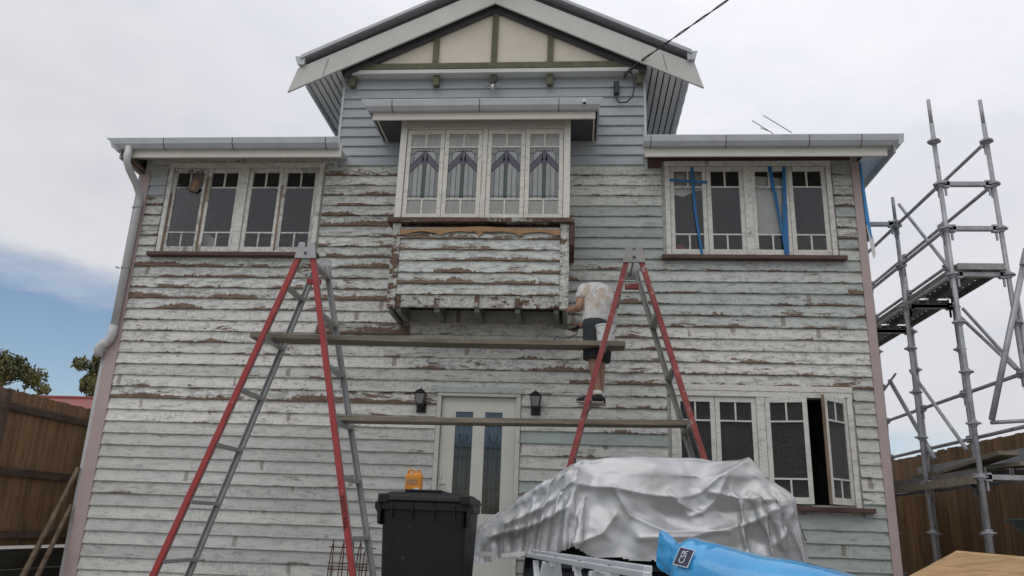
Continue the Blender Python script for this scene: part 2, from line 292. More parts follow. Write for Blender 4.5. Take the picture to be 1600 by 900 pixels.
# ------------------------------------------------------------------ mesh helpers (all given in world metres)
WL = {}
def place(o, parent, origin):
    WL[o.name] = Vector(origin)
    if parent is not None:
        o.parent = parent; o.location = Vector(origin) - WL[parent.name]
    else: o.location = origin
def empty(name, loc, label, cat, group=None):
    o = bpy.data.objects.new(name, None); COL.objects.link(o); o.empty_display_size = 0.2; place(o, None, loc); tag(o, label, cat, group); return o
def part_empty(name, loc, parent):
    o = bpy.data.objects.new(name, None); COL.objects.link(o); o.empty_display_size = 0.1; place(o, parent, loc); return o
def tag(o, label=None, cat=None, group=None, kind=None):
    if label: o['label'] = label
    if cat: o['category'] = cat
    if group: o['group'] = group
    if kind: o['kind'] = kind
    return o
class MB:
    def __init__(s): s.v = []; s.f = []; s.uv = None
    def add(s, vs, fs):
        k = len(s.v); s.v += [tuple(map(float, p)) for p in vs]; s.f += [tuple(i+k for i in f) for f in fs]; return s
    def box(s, x0, x1, y0, y1, z0, z1):
        return s.add([(x0,y0,z0),(x1,y0,z0),(x1,y1,z0),(x0,y1,z0),(x0,y0,z1),(x1,y0,z1),(x1,y1,z1),(x0,y1,z1)],
                     [(0,3,2,1),(4,5,6,7),(0,1,5,4),(1,2,6,5),(2,3,7,6),(3,0,4,7)])
    def prism(s, pts, d, axis='y'):
        """polygon pts (a,b) extruded from d[0] to d[1]; axis y: (x,z), axis x: (y,z), axis z: (x,y)"""
        def mk(a, b, c): return {'y': (a, c, b), 'x': (c, a, b), 'z': (a, b, c)}[axis]
        n = len(pts); vs = [mk(a, b, d[0]) for a, b in pts] + [mk(a, b, d[1]) for a, b in pts]
        return s.add(vs, [tuple(range(n-1, -1, -1)), tuple(range(n, 2*n))] + [(i, (i+1) % n, n+(i+1) % n, n+i) for i in range(n)])
    def bar(s, a, b, w, h, up=(0, 0, 1)):
        """rectangular bar from a to b; w across, h along 'up'"""
        a, b = Vector(a), Vector(b); d = (b-a).normalized(); u = Vector(up); sd = d.cross(u).normalized(); u = sd.cross(d).normalized()
        c = []
        for p in (a, b):
            for i, j in ((-1,-1),(1,-1),(1,1),(-1,1)): c.append(p + sd*(i*w/2) + u*(j*h/2))
        return s.add(c, [(0,1,2,3),(7,6,5,4),(0,4,5,1),(1,5,6,2),(2,6,7,3),(3,7,4,0)])
    def tube(s, path, r, n=10, caps=True):
        path = [Vector(p) for p in path]; m = len(path); rs = r if isinstance(r, (list, tuple)) else [r]*m
        rings = []; ref = None
        for i, p in enumerate(path):
            d = (path[min(i+1, m-1)] - path[max(i-1, 0)]).normalized()
            if ref is None: ref = d.orthogonal().normalized()
            ref = (ref - d*ref.dot(d)).normalized(); e = d.cross(ref)
            rings.append([p + (ref*math.cos(2*math.pi*k/n) + e*math.sin(2*math.pi*k/n))*rs[i] for k in range(n)])
        vs = [q for g in rings for q in g]; fs = []
        for i in range(m-1):
            for k in range(n): fs.append((i*n+k, i*n+(k+1) % n, (i+1)*n+(k+1) % n, (i+1)*n+k))
        if caps: fs += [tuple(range(n-1, -1, -1)), tuple((m-1)*n+k for k in range(n))]
        return s.add(vs, fs)
    def loft(s, rings, caps=True):
        n = len(rings[0]); m = len(rings); vs = [q for g in rings for q in g]; fs = []
        for i in range(m-1):
            for k in range(n): fs.append((i*n+k, i*n+(k+1) % n, (i+1)*n+(k+1) % n, (i+1)*n+k))
        if caps: fs += [tuple(range(n-1, -1, -1)), tuple((m-1)*n+k for k in range(n))]
        return s.add(vs, fs)
    def xf(s, fn): s.v = [tuple(fn(Vector(p))) for p in s.v]; return s
    def build(s, name, mat, parent=None, bevel=0.0, smooth=False, color=None, uv=None, origin=None, sub=0):
        a = np.array(s.v); o3 = origin or ((a[:, 0].min()+a[:, 0].max())/2, (a[:, 1].min()+a[:, 1].max())/2, a[:, 2].min())
        me = bpy.data.meshes.new(name); me.from_pydata([tuple(p) for p in (a-np.array(o3))], [], s.f)
        bm = bmesh.new(); bm.from_mesh(me); bmesh.ops.recalc_face_normals(bm, faces=bm.faces); bm.to_mesh(me); bm.free()
        mt = M[mat] if isinstance(mat, str) else mat; me.materials.append(mt)
        if uv is not None or mat in ('board', 'trim', 'beam'):
            L = me.uv_layers.new(name='uv')
            for lp in me.loops: L.data[lp.index].uv = uv[lp.vertex_index] if uv is not None else (0, 0.5)
        if smooth: me.polygons.foreach_set('use_smooth', [True]*len(me.polygons))
        ob = bpy.data.objects.new(name, me); COL.objects.link(ob); place(ob, parent, o3)
        if color: ob.color = color
        if bevel:
            b = ob.modifiers.new('bevel', 'BEVEL'); b.width = bevel; b.segments = 1; b.limit_method = 'ANGLE'; b.angle_limit = R_(40)
        if sub:
            b = ob.modifiers.new('subdivision', 'SUBSURF'); b.levels = sub; b.render_levels = sub
        return ob
def BOX(name, mat, parent, x0, x1, y0, y1, z0, z1, bevel=0.0, color=None):
    return MB().box(x0, x1, y0, y1, z0, z1).build(name, mat, parent, bevel, color=color)
def rnd(a, b): return random.uniform(a, b)
def pc(peel=0.3, alt=0.0, fresh=0.0, tone=1.0): return (peel, alt, fresh, tone)
# ------------------------------------------------------------------ ground
xs = [-400, -60, -20, -10, -5, 0, 5, 10, 20, 60, 400]; ys = [-400, -60, -20, -11, -9, -7.5, -6, -5, -3, 0, 10, 40, 400]
def gz(y): return 0.0 if y >= -5.2 else -0.72*min(1, (-5.2-y)/3.8)
mb = MB(); mb.add([(x, y, gz(y)) for y in ys for x in xs], [(j*11+i, j*11+i+1, (j+1)*11+i+1, (j+1)*11+i) for j in range(len(ys)-1) for i in range(10)])
tag(mb.build('ground', 'ground', origin=(0, 0, 0)), kind='structure')

# ------------------------------------------------------------------ house
XL, XR, CL, CR, XA, P_, Z0 = -5.45, 3.28, -3.05, 0.87, -1.07, 0.1362, 5.176
house = empty('weatherboard_house', (-1.1, 3, 0), 'two storey weatherboard house with peeling paint, central gable and projecting bay window', 'house')
OPEN = [(-5.14, -3.235, 3.99, 5.20), (1.125, 2.985, 4.0, 5.21), (1.12, 2.98, 1.19, 2.41), (-1.50, -0.645, 0.16, 2.29), (-1.99, -0.18, 4.24, 5.42)]
def rects_minus(x0, x1, z0, z1, ops):
    """cover a rectangle with boxes around openings"""
    zs = sorted({z0, z1, *[c for o in ops for c in o[2:] if z0 < c < z1]}); out = []
    for a, b in zip(zs, zs[1:]):
        cur = x0
        for o in sorted(o for o in ops if o[2] < b-1e-6 and o[3] > a+1e-6):
            if o[0] > cur: out.append((cur, o[0], a, b))
            cur = max(cur, o[1])
        if cur < x1: out.append((cur, x1, a, b))
    return out
mb = MB()
for r in rects_minus(XL-0.1, XR+0.1, 0.12, 5.27, OPEN): mb.box(r[0], r[1], 0.004, 0.11, r[2], r[3])
for r in rects_minus(CL, CR, 5.27, 6.62, [(-1.99, -0.18, 5.2, 5.42)]): mb.box(r[0], r[1], 0.004, 0.11, r[2], r[3])
wall = mb.build('wall', 'board', house, color=pc(0.35, 0.2, 0, 0.8), origin=(-1.1, 0.05, 0.12))
BOX('side_wall', 'board', house, XL-0.1, XL-0.02, 0.112, 8.5, 0.12, 5.27, color=pc(0.3))
BOX('side_wall', 'board', house, XR+0.02, XR+0.1, 0.112, 8.5, 0.12, 5.27, color=pc(0.3))
BOX('back_wall', 'board', house, XL-0.1, XR+0.1, 8.502, 8.6, 0.12, 5.27, color=pc(0.3))
BOX('core_side_wall', 'board', house, CL, CL+0.1, 0.112, 8.0, 5.36, 6.62, color=pc(0, 0, 1))
BOX('core_side_wall', 'board', house, CR-0.1, CR, 0.112, 8.0, 5.36, 6.62, color=pc(0, 0, 1))
BOX('core_back_wall', 'board', house, CL, CR, 8.002, 8.1, 5.36, 6.62, color=pc(0, 0, 1))
BOX('plinth', 'ground', house, XL-0.08, XR+0.08, 0.02, 8.55, 0.0, 0.118)
BOX('lower_ceiling', 'inner', house, XL-0.015, XR+0.015, 0.113, 8.5, 2.62, 2.8)
BOX('upper_ceiling', 'inner', house, XL-0.015, XR+0.015, 0.113, 8.5, 5.274, 5.33)
BOX('inner_partition', 'inner', house, XL-0.015, XR+0.015, 2.3, 2.38, 2.802, 5.272)
BOX('inner_partition', 'inner', house, XL-0.015, XR+0.015, 2.3, 2.38, 0.12, 2.618)
for x in (-2.9, 0.6): BOX('inner_partition', 'inner', house, x, x+0.08, 0.113, 2.298, 2.802, 5.272)
BOX('inner_partition', 'inner', house, 0.6, 0.68, 0.113, 2.298, 0.12, 2.618)

def board(x0, x1, zb, y=0.0, col=pc(), parent=wall, top=None, jag=1.0, mat='board', name='weatherboard', h=P_):
    n = max(2, int((x1-x0)/0.09)); mb = MB(); uv = []; zt = top if top else zb+h+0.014
    for i in range(n+1):
        x = x0+(x1-x0)*i/n; j = (rnd(-0.0025, 0.0025)+max(0, mnoise.noise(Vector((x*5.3, zb*9, y))))*0.007*col[0])*jag*(1-col[2]*.8) if 0 < i < n else 0; k = rnd(-0.003, 0.002)*jag
        pts = [(y+0.002, zb+j), (y-0.027+k, zb+j), (y-0.029+k, zb+0.005+j), (y-0.004, zt)]
        for (yy, zz), v in zip(pts, (0, 0, 0.05, 1)): mb.v.append((x, yy, zz)); uv.append((x, v))
    for i in range(n):
        a, b = i*4, i*4+4; mb.f += [(a, b, b+1, a+1), (a+1, b+1, b+2, a+2), (a+2, b+2, b+3, a+3)]
    e = n*4; mb.f += [(0, 1, 2, 3), (e+3, e+2, e+1, e)]
    return mb.build(name, mat, parent, color=col, uv=uv)
random.seed(21)
BAYX0, BAYX1 = -2.06, -0.10
def style(x0, x1, z):
    xm = (x0+x1)/2; peel = rnd(0.30, 0.5); alt = rnd(0, .25); fr = 0; tone = rnd(0.9, 1.05)
    if z > 5.12 and CL-0.1 < xm < CR+0.1: return pc(0, 0, 1, rnd(0.94, 1.03))
    if xm < -5.1 and z > 4.65: return pc(0.15, 0.2, 0.75, 1.05)
    if -5.5 < xm < -1.5:
        if z < 1.9: peel = rnd(0.14, 0.34); tone = rnd(0.84, 1.06); alt = rnd(0.0, .25); fr = rnd(.05, .30)
        elif z < 2.45: peel = rnd(0.15, 0.38); tone = rnd(1.0, 1.07); alt = rnd(0, .12)
        elif z < 3.2: peel = rnd(0.28, 0.48); alt = rnd(0, .25); tone = rnd(.88, 1.04)
        else: peel = rnd(0.38, 0.6); alt = rnd(0.1, .45)
    if xm > -0.7 and xm < 1.3:
        if 3.9 < z < 4.6: alt = rnd(0.85, 1); peel = rnd(0.12, 0.3); tone = rnd(0.8, 0.95)
        elif 4.6 <= z: alt = rnd(0.15, 0.6); peel = rnd(0.28, 0.42); tone = 0.92
        elif 3.2 < z <= 3.9: alt = rnd(0.4, 0.8); peel = rnd(0.3, 0.48)
        elif z < 2.25: alt = random.choice((0.95, 0.8, 0.3, 0.2)); peel = rnd(0.15, 0.36); tone = rnd(0.88, 1.02)
    if xm >= 1.0:
        if z < 1.15: alt = 0.75; peel = 0.1; tone = rnd(0.78, 0.88)
        elif 2.45 < z < 3.0: peel = rnd(0.36, 0.55); alt = 0.1
        elif 3.0 <= z < 4: peel = rnd(0.34, 0.52); alt = rnd(0.4, 0.8); tone = rnd(.86, 1.0)
        elif xm > 2.9 and z < 2.45: alt = 0.25; peel = rnd(0.28, 0.42); tone = rnd(0.82, 0.98)
        elif xm > 2.9: alt = random.choice((0.2, 0.2, 0.8)); peel = rnd(0.42, 0.6); tone = 0.85
    if z > 2.3 and not (xm > -0.7 and xm < 1.3 and 3.9 < z < 4.6): peel += rnd(0.0, 0.13)
    elif random.random() < .35: peel += .12
    return pc(peel, alt, fr, tone)
CUT = [(-5.23, -3.15, 3.96, 5.27), (1.035, 3.06, 3.985, 5.27), (1.035, 3.06, 1.15, 2.47), (-1.555, -0.59, 0.1, 2.345), (BAYX0+.02, BAYX1-.02, 3.2, 5.48)]
k = 37
rows = [Z0 + P_*j for j in range(9, -38, -1)]
for z in rows:
    if z < 0.11: continue
    if z >= 5.10:
        lo, hi = (CL+0.03, CR-0.03)
        if z < 5.2: lo, hi = -3.03, 1.02
    else: lo, hi = XL, XR
    segs = [(lo, hi)]
    for c in CUT:
        ov = min(z+P_, c[3]) - max(z, c[2])
        if ov > P_*0.28:
            segs = [q for a, b in segs for q in ((a, min(b, c[0])), (max(a, c[1]), b)) if q[1]-q[0] > 0.02]
    out = []
    for a, b in segs:                                   # butt joints in long runs
        while b-a > 4.2:
            m = a + rnd(1.6, 3.6); out.append((a, m-0.002)); a = m
        out.append((a, b))
    for a, b in out:
        c = style(a, b, z); zt = None
        if abs(z-(Z0-P_*22)) < 0.02 and a < -4: c = pc(0.70, 0, 0, 1)
        if abs(z-(Z0-P_*16)) < 0.02 and a < -2.4: c = pc(0.50, 0.0, 0, 1)
        if z + P_ > 6.5: zt = z + P_
        board(a, b, z, col=c, top=zt)
# stripped board left of the bay
board(-3.05, -1.93, 2.985, y=-0.026, col=pc(0.86, 0.1, 0, 0.8), h=0.115)
# corner boards
BOX('corner_board', 'pink', house, XL-0.155, XL-0.002, -0.035, 0.11, 0.1, 5.05, 0.004)
BOX('corner_board', 'pvc', house, XL-0.215, XL-0.157, 0.0, 0.11, 0.1, 2.80, 0.004)
BOX('corner_board', 'pink', house, XR+0.002, XR+0.10, -0.035, 0.11, 0.1, 5.20, 0.004)
for x in (CL, CR-0.032): BOX('corner_board', 'gutter', house, x, x+0.032, -0.03, 0.003, 5.1, 6.5)

# ---- gable roof
SL = 0.491
def zlow(x): return 7.375 - SL*abs(x-XA)
for sgn in (-1, 1):
    xe = XA + sgn*2.62; xt = XA + sgn*2.52
    mb = MB().prism([(xe, zlow(xe)), (XA, zlow(XA)), (XA, zlow(XA)+0.275), (xt, zlow(xt)+0.30)], (-0.27, -0.24)); mb.build('barge_board', 'barge', house, 0.003)
    xq = XA+sgn*2.18
    MB().bar((xq, -0.273, zlow(xq)+0.02), (xq-sgn*0.05, -0.273, zlow(xq)+0.27), 0.004, 0.004).build('barge_joint', 'dark_trim', house)
    x2 = XA + sgn*2.44
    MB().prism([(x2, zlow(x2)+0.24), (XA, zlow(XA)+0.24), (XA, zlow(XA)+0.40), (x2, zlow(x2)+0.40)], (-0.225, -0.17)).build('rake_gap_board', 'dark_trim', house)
    x3 = XA + sgn*2.53
    # corrugated sheet: one strip per corrugation pair along the slope
    prof = []; nr = 28
    mbr = MB(); T = lambda x, dz: zlow(x)+0.40+dz
    ysn = np.linspace(-0.315, 8.4, 120)
    vs = []; 
    for i, y in enumerate(ysn):
        dz = 0.011*math.sin(i*math.pi/2+0.7)
        vs += [(XA, y, T(XA, dz+0.004)), (x3, y, T(x3, dz+0.004)), (x3, y, T(x3, dz-0.03)), (XA, y, T(XA, dz-0.03))]
    fs = [(i*4+a, i*4+b, i*4+4+b, i*4+4+a) for i in range(len(ysn)-1) for a, b in ((0, 1), (1, 2), (2, 3))] + [(0, 1, 2, 3)]
    mbr.add(vs, fs).build('roof', 'roof', house, origin=(XA, 4, 6.5))
    MB().prism([(XA+sgn*2.48, zlow(x2)+0.36), (XA, zlow(XA)+0.395), (XA, zlow(XA)+0.435), (XA+sgn*2.48, zlow(XA+sgn*2.48)+0.435)], (-0.34, -0.32)).build('barge_capping', 'gutter', house, 0.003)
    # eave gutter along the core side
    a, b = sorted((XA+sgn*2.34, XA+sgn*2.46)); zg = zlow(XA+sgn*2.48)
    MB().prism([(XA+sgn*2.435, zg+.31), (XA+sgn*2.51, zg+.31), (XA+sgn*2.55, zg+.42), (XA+sgn*2.535, zg+.425), (XA+sgn*2.50, zg+.325), (XA+sgn*2.445, zg+.325), (XA+sgn*2.435, zg+.40)], (-0.30, 8.3)).build('eave_gutter', 'gutter', house)
    MB().prism([(XA+sgn*2.425, zg+.305), (XA+sgn*2.515, zg+.305), (XA+sgn*2.555, zg+.425), (XA+sgn*2.425, zg+.42)], (-0.32, -0.305)).build('gutter_stop_end', 'gutter', house)
    # battened soffit
    wx = CL if sgn < 0 else CR; ox = XA+sgn*2.40
    BOX('eave_fascia', 'gutter', house, *sorted((ox, ox-sgn*0.025)), -0.235, 8.3, zlow(ox)-.02, zlow(ox)+.22)
    nb = 6; wv = (abs(ox-wx)-0.02)/nb
    for i in range(nb):
        a = wx + sgn*(0.004+i*wv); b = a + sgn*(wv-0.018)
        MB().prism([(a, zlow(a)+.035), (b, zlow(b)+.035), (b, zlow(b)+.06), (a, zlow(a)+.06)], (-0.235, 8.2)).build('soffit_batten', 'soffit', house)
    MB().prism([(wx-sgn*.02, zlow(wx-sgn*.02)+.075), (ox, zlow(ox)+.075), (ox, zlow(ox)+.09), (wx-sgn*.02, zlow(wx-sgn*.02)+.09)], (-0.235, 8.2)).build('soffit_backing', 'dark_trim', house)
    # raking infill trim
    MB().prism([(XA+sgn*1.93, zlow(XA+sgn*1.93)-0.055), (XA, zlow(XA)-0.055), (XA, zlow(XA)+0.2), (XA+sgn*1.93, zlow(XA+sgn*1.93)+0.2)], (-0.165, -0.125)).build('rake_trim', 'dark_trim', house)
MB().prism([(XA-0.09, zlow(XA)+0.27), (XA+0.09, zlow(XA)+0.27), (XA+.2, zlow(XA)+.36), (XA, zlow(XA)+0.47), (XA-.2, zlow(XA)+.36)], (-0.53, 8.3)).build('ridge_capping', 'roof', house)
# gable infill
MB().prism([(-2.93, 6.50), (0.80, 6.50), (XA, 7.46)], (-0.115, -0.02)).build('gable_panel', 'panel', house)
for x in (-1.83, XA, -0.345):
    BOX('gable_batten', 'olive', house, x-0.038, x+0.038, -0.150, -0.118, 6.565, zlow(x)+0.05)
BOX('gable_batten', 'olive', house, -2.93, 0.81, -0.160, -0.117, 6.475, 6.562, 0.003)
BOX('gable_ledge', 'barge', house, -2.95, 0.83, -0.155, -0.004, 6.415, 6.472, 0.003)
for x in (-2.91, -1.81, -0.345, 0.785): BOX('gable_bracket', 'olive', house, x-0.038, x+0.038, -0.11, -0.026, 6.27, 6.413, 0.003)
BOX('gable_bracket', 'olive', house, XA-.038, XA+.038, -0.11, -0.026, 6.31, 6.413, 0.003)
# ---- wings
def gutter_x(x0, x1, yf, yb, zt, zb, joints, par, ml=0.0, mr=0.0):
    def mit(p): return Vector((p.x+(ml if p.x < (x0+x1)/2 else -mr)*(zt-p.z)/(zt-zb), p.y, p.z))
    pr = [(yb, zb), (yf+0.05, zb), (yf+0.012, zb+0.045), (yf, zt-0.012), (yf+0.010, zt), (yf+0.022, zt-0.004), (yf+0.03, zb+0.05), (yf+0.058, zb+0.014), (yb-0.008, zb+0.014), (yb-0.008, zt-0.02), (yb, zt-0.02)]
    g = MB().prism(pr, (x0, x1), 'x').xf(mit).build('gutter', 'gutter', par)
    for x in joints:
        off = [(yb, zb-0.003), (yf+0.049, zb-0.003), (yf+0.009, zb+0.044), (yf-0.003, zt-0.012), (yf+0.005, zt-0.01), (yf+0.015, zb+0.047), (yf+0.052, zb+0.003), (yb, zb+0.003)]
        MB().prism(off, (x, x+0.008), 'x').build('gutter_joint', 'dark_trim', g)
    return g
wl = part_empty('left_wing_roof', (-4.3, 4, 5.2), house)
gutter_x(-5.80, -2.87, -0.555, -0.445, 5.305, 5.18, (-5.05, -4.18, -3.02), wl, .16, 0)
BOX('fascia', 'cream', wl, -5.60, -2.84, -0.443, -0.42, 5.085, 5.26, 0.003)
BOX('soffit_lining', 'soffit', wl, -5.78, -2.9, -0.418, 0.0, 5.272, 5.285)
BOX('soffit_lining', 'soffit_brown', wl, -5.64, -5.562, -0.418, 8.6, 5.13, 5.145)
BOX('fascia', 'barge', wl, -5.66, -5.642, -0.42, 8.6, 5.085, 5.18)
MB().prism([(-5.80, 5.305), (-5.77, 5.23), (-5.70, 5.182), (-5.64, 5.182), (-5.70, 5.28)], (-0.45, 8.6)).build('gutter', 'gutter', wl)
MB().add([(-5.74, -.46, 5.285), (-3.052, -.02, 5.30), (-3.052, 3.0, 5.62), (-3.052, 8.6, 5.62), (-5.74, 8.6, 5.285), (-3.052, -.46, 5.285)], [(0, 5, 1), (0, 1, 2), (0, 2, 3, 4)]).build('roof_sheet', 'roof', wl)
BOX('frieze', 'trim', house, -5.44, -3.05, -0.03, -0.006, 5.195, 5.27, color=pc(0.52, 0, 0, 0.75))
wr = part_empty('right_wing_roof', (2.2, 4, 5.2), house)
gutter_x(0.775, 3.71, -0.555, -0.445, 5.305, 5.18, (0.86, 1.72, 2.66, 3.24), wr, 0, .12)
BOX('fascia', 'cream', wr, 0.80, 3.55, -0.443, -0.42, 5.075, 5.26, 0.003)
BOX('soffit_lining', 'soffit', wr, 0.82, 3.55, -0.418, 0.0, 5.272, 5.285)
BOX('soffit_lining', 'soffit_blue', wr, 3.382, 3.62, -0.418, 8.6, 5.20, 5.215)
BOX('fascia', 'barge', wr, 3.622, 3.64, -0.46, 8.6, 5.11, 5.26)
MB().prism([(3.71, 5.305), (3.70, 5.20), (3.66, 5.165), (3.642, 5.165), (3.642, 5.28)], (-0.553, 8.6)).build('gutter', 'gutter', wr)
MB().add([(3.65, -.46, 5.285), (.872, -.02, 5.30), (.872, 3.0, 5.62), (.872, 8.6, 5.62), (3.65, 8.6, 5.285), (.872, -.46, 5.285)], [(0, 5, 1), (0, 1, 2), (0, 2, 3, 4)]).build('roof_sheet', 'roof', wr)
BOX('frieze', 'maroon', house, 0.875, 3.275, -0.05, -0.024, 5.225, 5.271, 0.002)
BOX('frieze', 'maroon', house, 0.875, 1.03, -0.049, -0.026, 5.13, 5.224)
# blue sheet on the right corner
MB().prism([(3.384, 5.19), (3.40, 5.19), (3.415, 4.72), (3.435, 4.25), (3.42, 4.21), (3.384, 4.45)], (-0.045, 0.25)).build('blue_sheet', 'blue_sheet', house)
MB().prism([(3.384, 4.4), (3.45, 4.23), (3.455, 4.02), (3.43, 3.97), (3.41, 4.1)], (-0.04, -0.03)).build('torn_wrap', 'white', house)
# ---- downpipe
MB().tube([(-5.50, -0.50, 5.20), (-5.50, -0.50, 5.06), (-5.50, -0.49, 5.00), (-5.49, -0.42, 4.92), (-5.485, -0.25, 4.82), (-5.49, -0.12, 4.72), (-5.50, -0.09, 4.62), (-5.52, -0.09, 2.98)], 0.043, 14).build('downpipe', 'pvc', house, smooth=True)
MB().tube([(-5.52, -0.09, 3.03), (-5.525, -0.09, 2.92), (-5.54, -0.09, 2.86), (-5.60, -0.085, 2.82)], 0.050, 14).build('downpipe_elbow', 'pvc', house, smooth=True)
MB().tube([(-5.555, -0.085, 2.845), (-5.63, -0.085, 2.79), (-5.66, -0.08, 2.73), (-5.655, -0.05, 2.66)], 0.054, 14).build('downpipe_elbow', 'pvc', house, smooth=True)
for z in (3.75, 4.55): MB().tube([(-5.512, -0.09, z), (-5.512, -0.09, z+0.02)], 0.056, 14).build('pipe_clip', 'alu', house)
MB().bar((-5.60, -0.09, 3.76), (-5.64, -0.09, 3.775), 0.02, 0.02).build('pipe_clip', 'alu', house)

# ------------------------------------------------------------------ windows
def sash(win, x0, x1, z0, z1, y, col, hinge=None, ang=0.0, gm='glass', top=0.235, bot=0.20, lead=False, edge=None, st=0.05):
    """one casement leaf: two small panes over one tall pane over two small panes"""
    def T(p):
        if hinge is None: return p
        c, s_ = math.cos(ang), math.sin(ang); dx, dy = p.x-hinge, p.y-y; return Vector((hinge+dx*c-dy*s_, y+dx*s_+dy*c, p.z))
    h = z1-z0; a, b = x0+st, x1-st; zt, zb = z1-0.06, z0+0.068
    z_u = z1-top*h; z_d = z0+bot*h+0.03; xm = (x0+x1)/2; g = 0.0095
    fr = MB().box(x0, a, y, y+0.036, z0, z1).box(b, x1, y, y+0.036, z0, z1).box(a, b, y+0.001, y+0.035, zt, z1).box(a, b, y+0.001, y+0.035, z0, zb)
    fr.box(a, b, y+0.004, y+0.03, z_u-g, z_u+g).box(a, b, y+0.004, y+0.03, z_d-g, z_d+g)
    fr.box(xm-g, xm+g, y+0.005, y+0.029, z_u+g, zt).box(xm-g, xm+g, y+0.005, y+0.029, zb, z_d-g)
    s = fr.xf(T).build('sash', 'trim', win, 0.002, color=col)
    if edge: MB().box(x0-0.003 if edge < 0 else x1, x0 if edge < 0 else x1+0.003, y+0.0, y+0.036, z0+.002, z1-.002).xf(T).build('sash_edge', 'bare', win)
    for q in ((a, xm-g, z_u+g, zt), (xm+g, b, z_u+g, zt), (a, b, z_d+g, z_u-g), (a, xm-g, zb, z_d-g), (xm+g, b, zb, z_d-g)):
        mid = q[1]-q[0] > 0.25
        mt = gm if not (lead and mid) else 'lead_light'
        MB().box(q[0]-.004, q[1]+.004, y+0.015, y+0.019, q[2]-.004, q[3]+.004).xf(T).build('pane', mt, win)
    if lead:
        pa, pb, pz0, pz1 = a, b, z_d+g, z_u-g; W = pb-pa; H = pz1-pz0; yy = y+0.0135; X = lambda u: pa+W*u; Z = lambda v: pz0+H*v
        def pl(name, pts, mt): MB().prism([(X(u), Z(v)) for u, v in pts], (yy, yy+0.0012)).build(name, mt, win)
        pl('stained_glass', [(0, .52), (.40, .80), (.5, .93), (.5, .80), (.40, .69), (0, .66-.16-.02)], 'lead_purple') if False else None
        pl('stained_glass', [(0, .50), (0, .64), (.42, .90), (.46, .76), (.40, .72)], 'lead_purple')
        pl('stained_glass', [(1, .50), (1, .64), (.58, .90), (.54, .76), (.60, .72)], 'lead_purple')
        pl('stained_glass', [(.42, .90), (.5, .95), (.58, .90), (.60, .72), (.56, .64), (.44, .64), (.40, .72)], 'lead_purple')
        pl('stained_glass', [(.445, 0), (.555, 0), (.555, .635), (.445, .635)], 'lead_green')
        for q in ([(0, .645), (0, .86), (.10, .87), (.10, .71)], [(1, .645), (1, .86), (.90, .87), (.90, .71)], [(0, .90), (0, 1), (.22, 1), (.12, .88)], [(1, .90), (1, 1), (.78, 1), (.88, .88)], [(.22, .935), (.22, 1), (.78, 1), (.78, .935), (.5, .955)], [(0, 0), (0, .47), (.12, .56), (.12, 0)], [(1, 0), (1, .47), (.88, .56), (.88, 0)]): pl('stained_glass', q, 'lead_clear')
        cm = MB()
        def ln(p, q, wd=0.0042):
            cm.bar((X(p[0]), yy-0.0015, Z(p[1])), (X(q[0]), yy-0.0015, Z(q[1])), wd, 0.003, (0, 1, 0))
        L = [((0, .05), (1, .05)), ((.12, 0), (.12, .57)), ((.29, 0), (.29, .66)), ((.445, 0), (.445, .64)), ((.555, 0), (.555, .64)), ((.71, 0), (.71, .66)), ((.88, 0), (.88, .57)),
             ((0, .50), (.40, .72)), ((0, .64), (.42, .90)), ((1, .50), (.60, .72)), ((1, .64), (.58, .90)), ((.42, .90), (.5, .95)), ((.58, .90), (.5, .95)), ((.40, .72), (.44, .64)), ((.60, .72), (.56, .64)), ((.44, .64), (.56, .64)),
             ((.12, .72), (.12, .88)), ((.88, .72), (.88, .88)), ((0, .88), (.12, .88)), ((1, .88), (.88, .88)), ((.12, .88), (.22, .935)), ((.88, .88), (.78, .935)), ((.22, .935), (.78, .935)), ((.22, .935), (.22, 1)), ((.78, .935), (.78, 1)), ((.41, .935), (.41, 1)), ((.59, .935), (.59, 1)), ((.5, .95), (.5, 1)), ((0, 1), (1, 1)), ((0, 0), (1, 0)), ((0, 0), (0, 1)), ((1, 0), (1, 1)), ((.46, .76), (.54, .76))]
        for p, q in L: ln(p, q)
        cm.build('lead_came', 'lead', win)
    return s
def window_frame(win, x0, x1, z0, z1, y, mull, col, head=0.06, side=0.055, yb=0.10):
    for n_, b in (('frame', (x0, x0+side, z0, z1-head)), ('frame', (x1-side, x1, z0, z1-head)), ('frame', (x0-0.01, x1+0.01, z1-head, z1))):
        BOX(n_, 'trim', win, b[0], b[1], y, yb, b[2], b[3], 0.003, color=col)
    BOX('frame', 'trim', win, x0+side, x1-side, y+0.03, yb, z0, z0+0.02, color=col)
    BOX('mullion', 'trim', win, mull-0.045, mull+0.045, y+0.006, yb, z0+0.021, z1-head-0.001, 0.003, color=col)
# upper left
W1 = part_empty('window', (-4.2, 0, 3.98), house); tag(W1, 'upper left casement window with stripped brown stiles')
window_frame(W1, -5.20, -3.175, 3.985, 5.205, -0.045, -4.19, pc(0.32))
for (a, b), c in zip(((-5.14, -4.69), (-4.685, -4.24), (-4.14, -3.70), (-3.695, -3.235)), (pc(.60, 0, 0, .95), pc(.36), pc(.36), pc(.58, 0, 0, .95))):
    sash(W1, a, b, 4.008, 5.14, -0.02, c)
BOX('stripped_stile', 'bare', W1, -4.703, -4.675, -0.0245, -0.0195, 4.03, 5.02); BOX('stripped_stile', 'bare', W1, -3.71, -3.688, -0.0245, -0.0195, 4.03, 4.9)
BOX('stripped_stile', 'bare', W1, -5.138, -5.115, -0.0245, -0.0195, 4.02, 4.80)
MB().prism([(-5.28, 3.935), (-3.12, 3.935), (-3.12, 3.983), (-5.28, 3.983)], (-0.10, 0.0)).build('sill', 'sill', W1, 0.004)
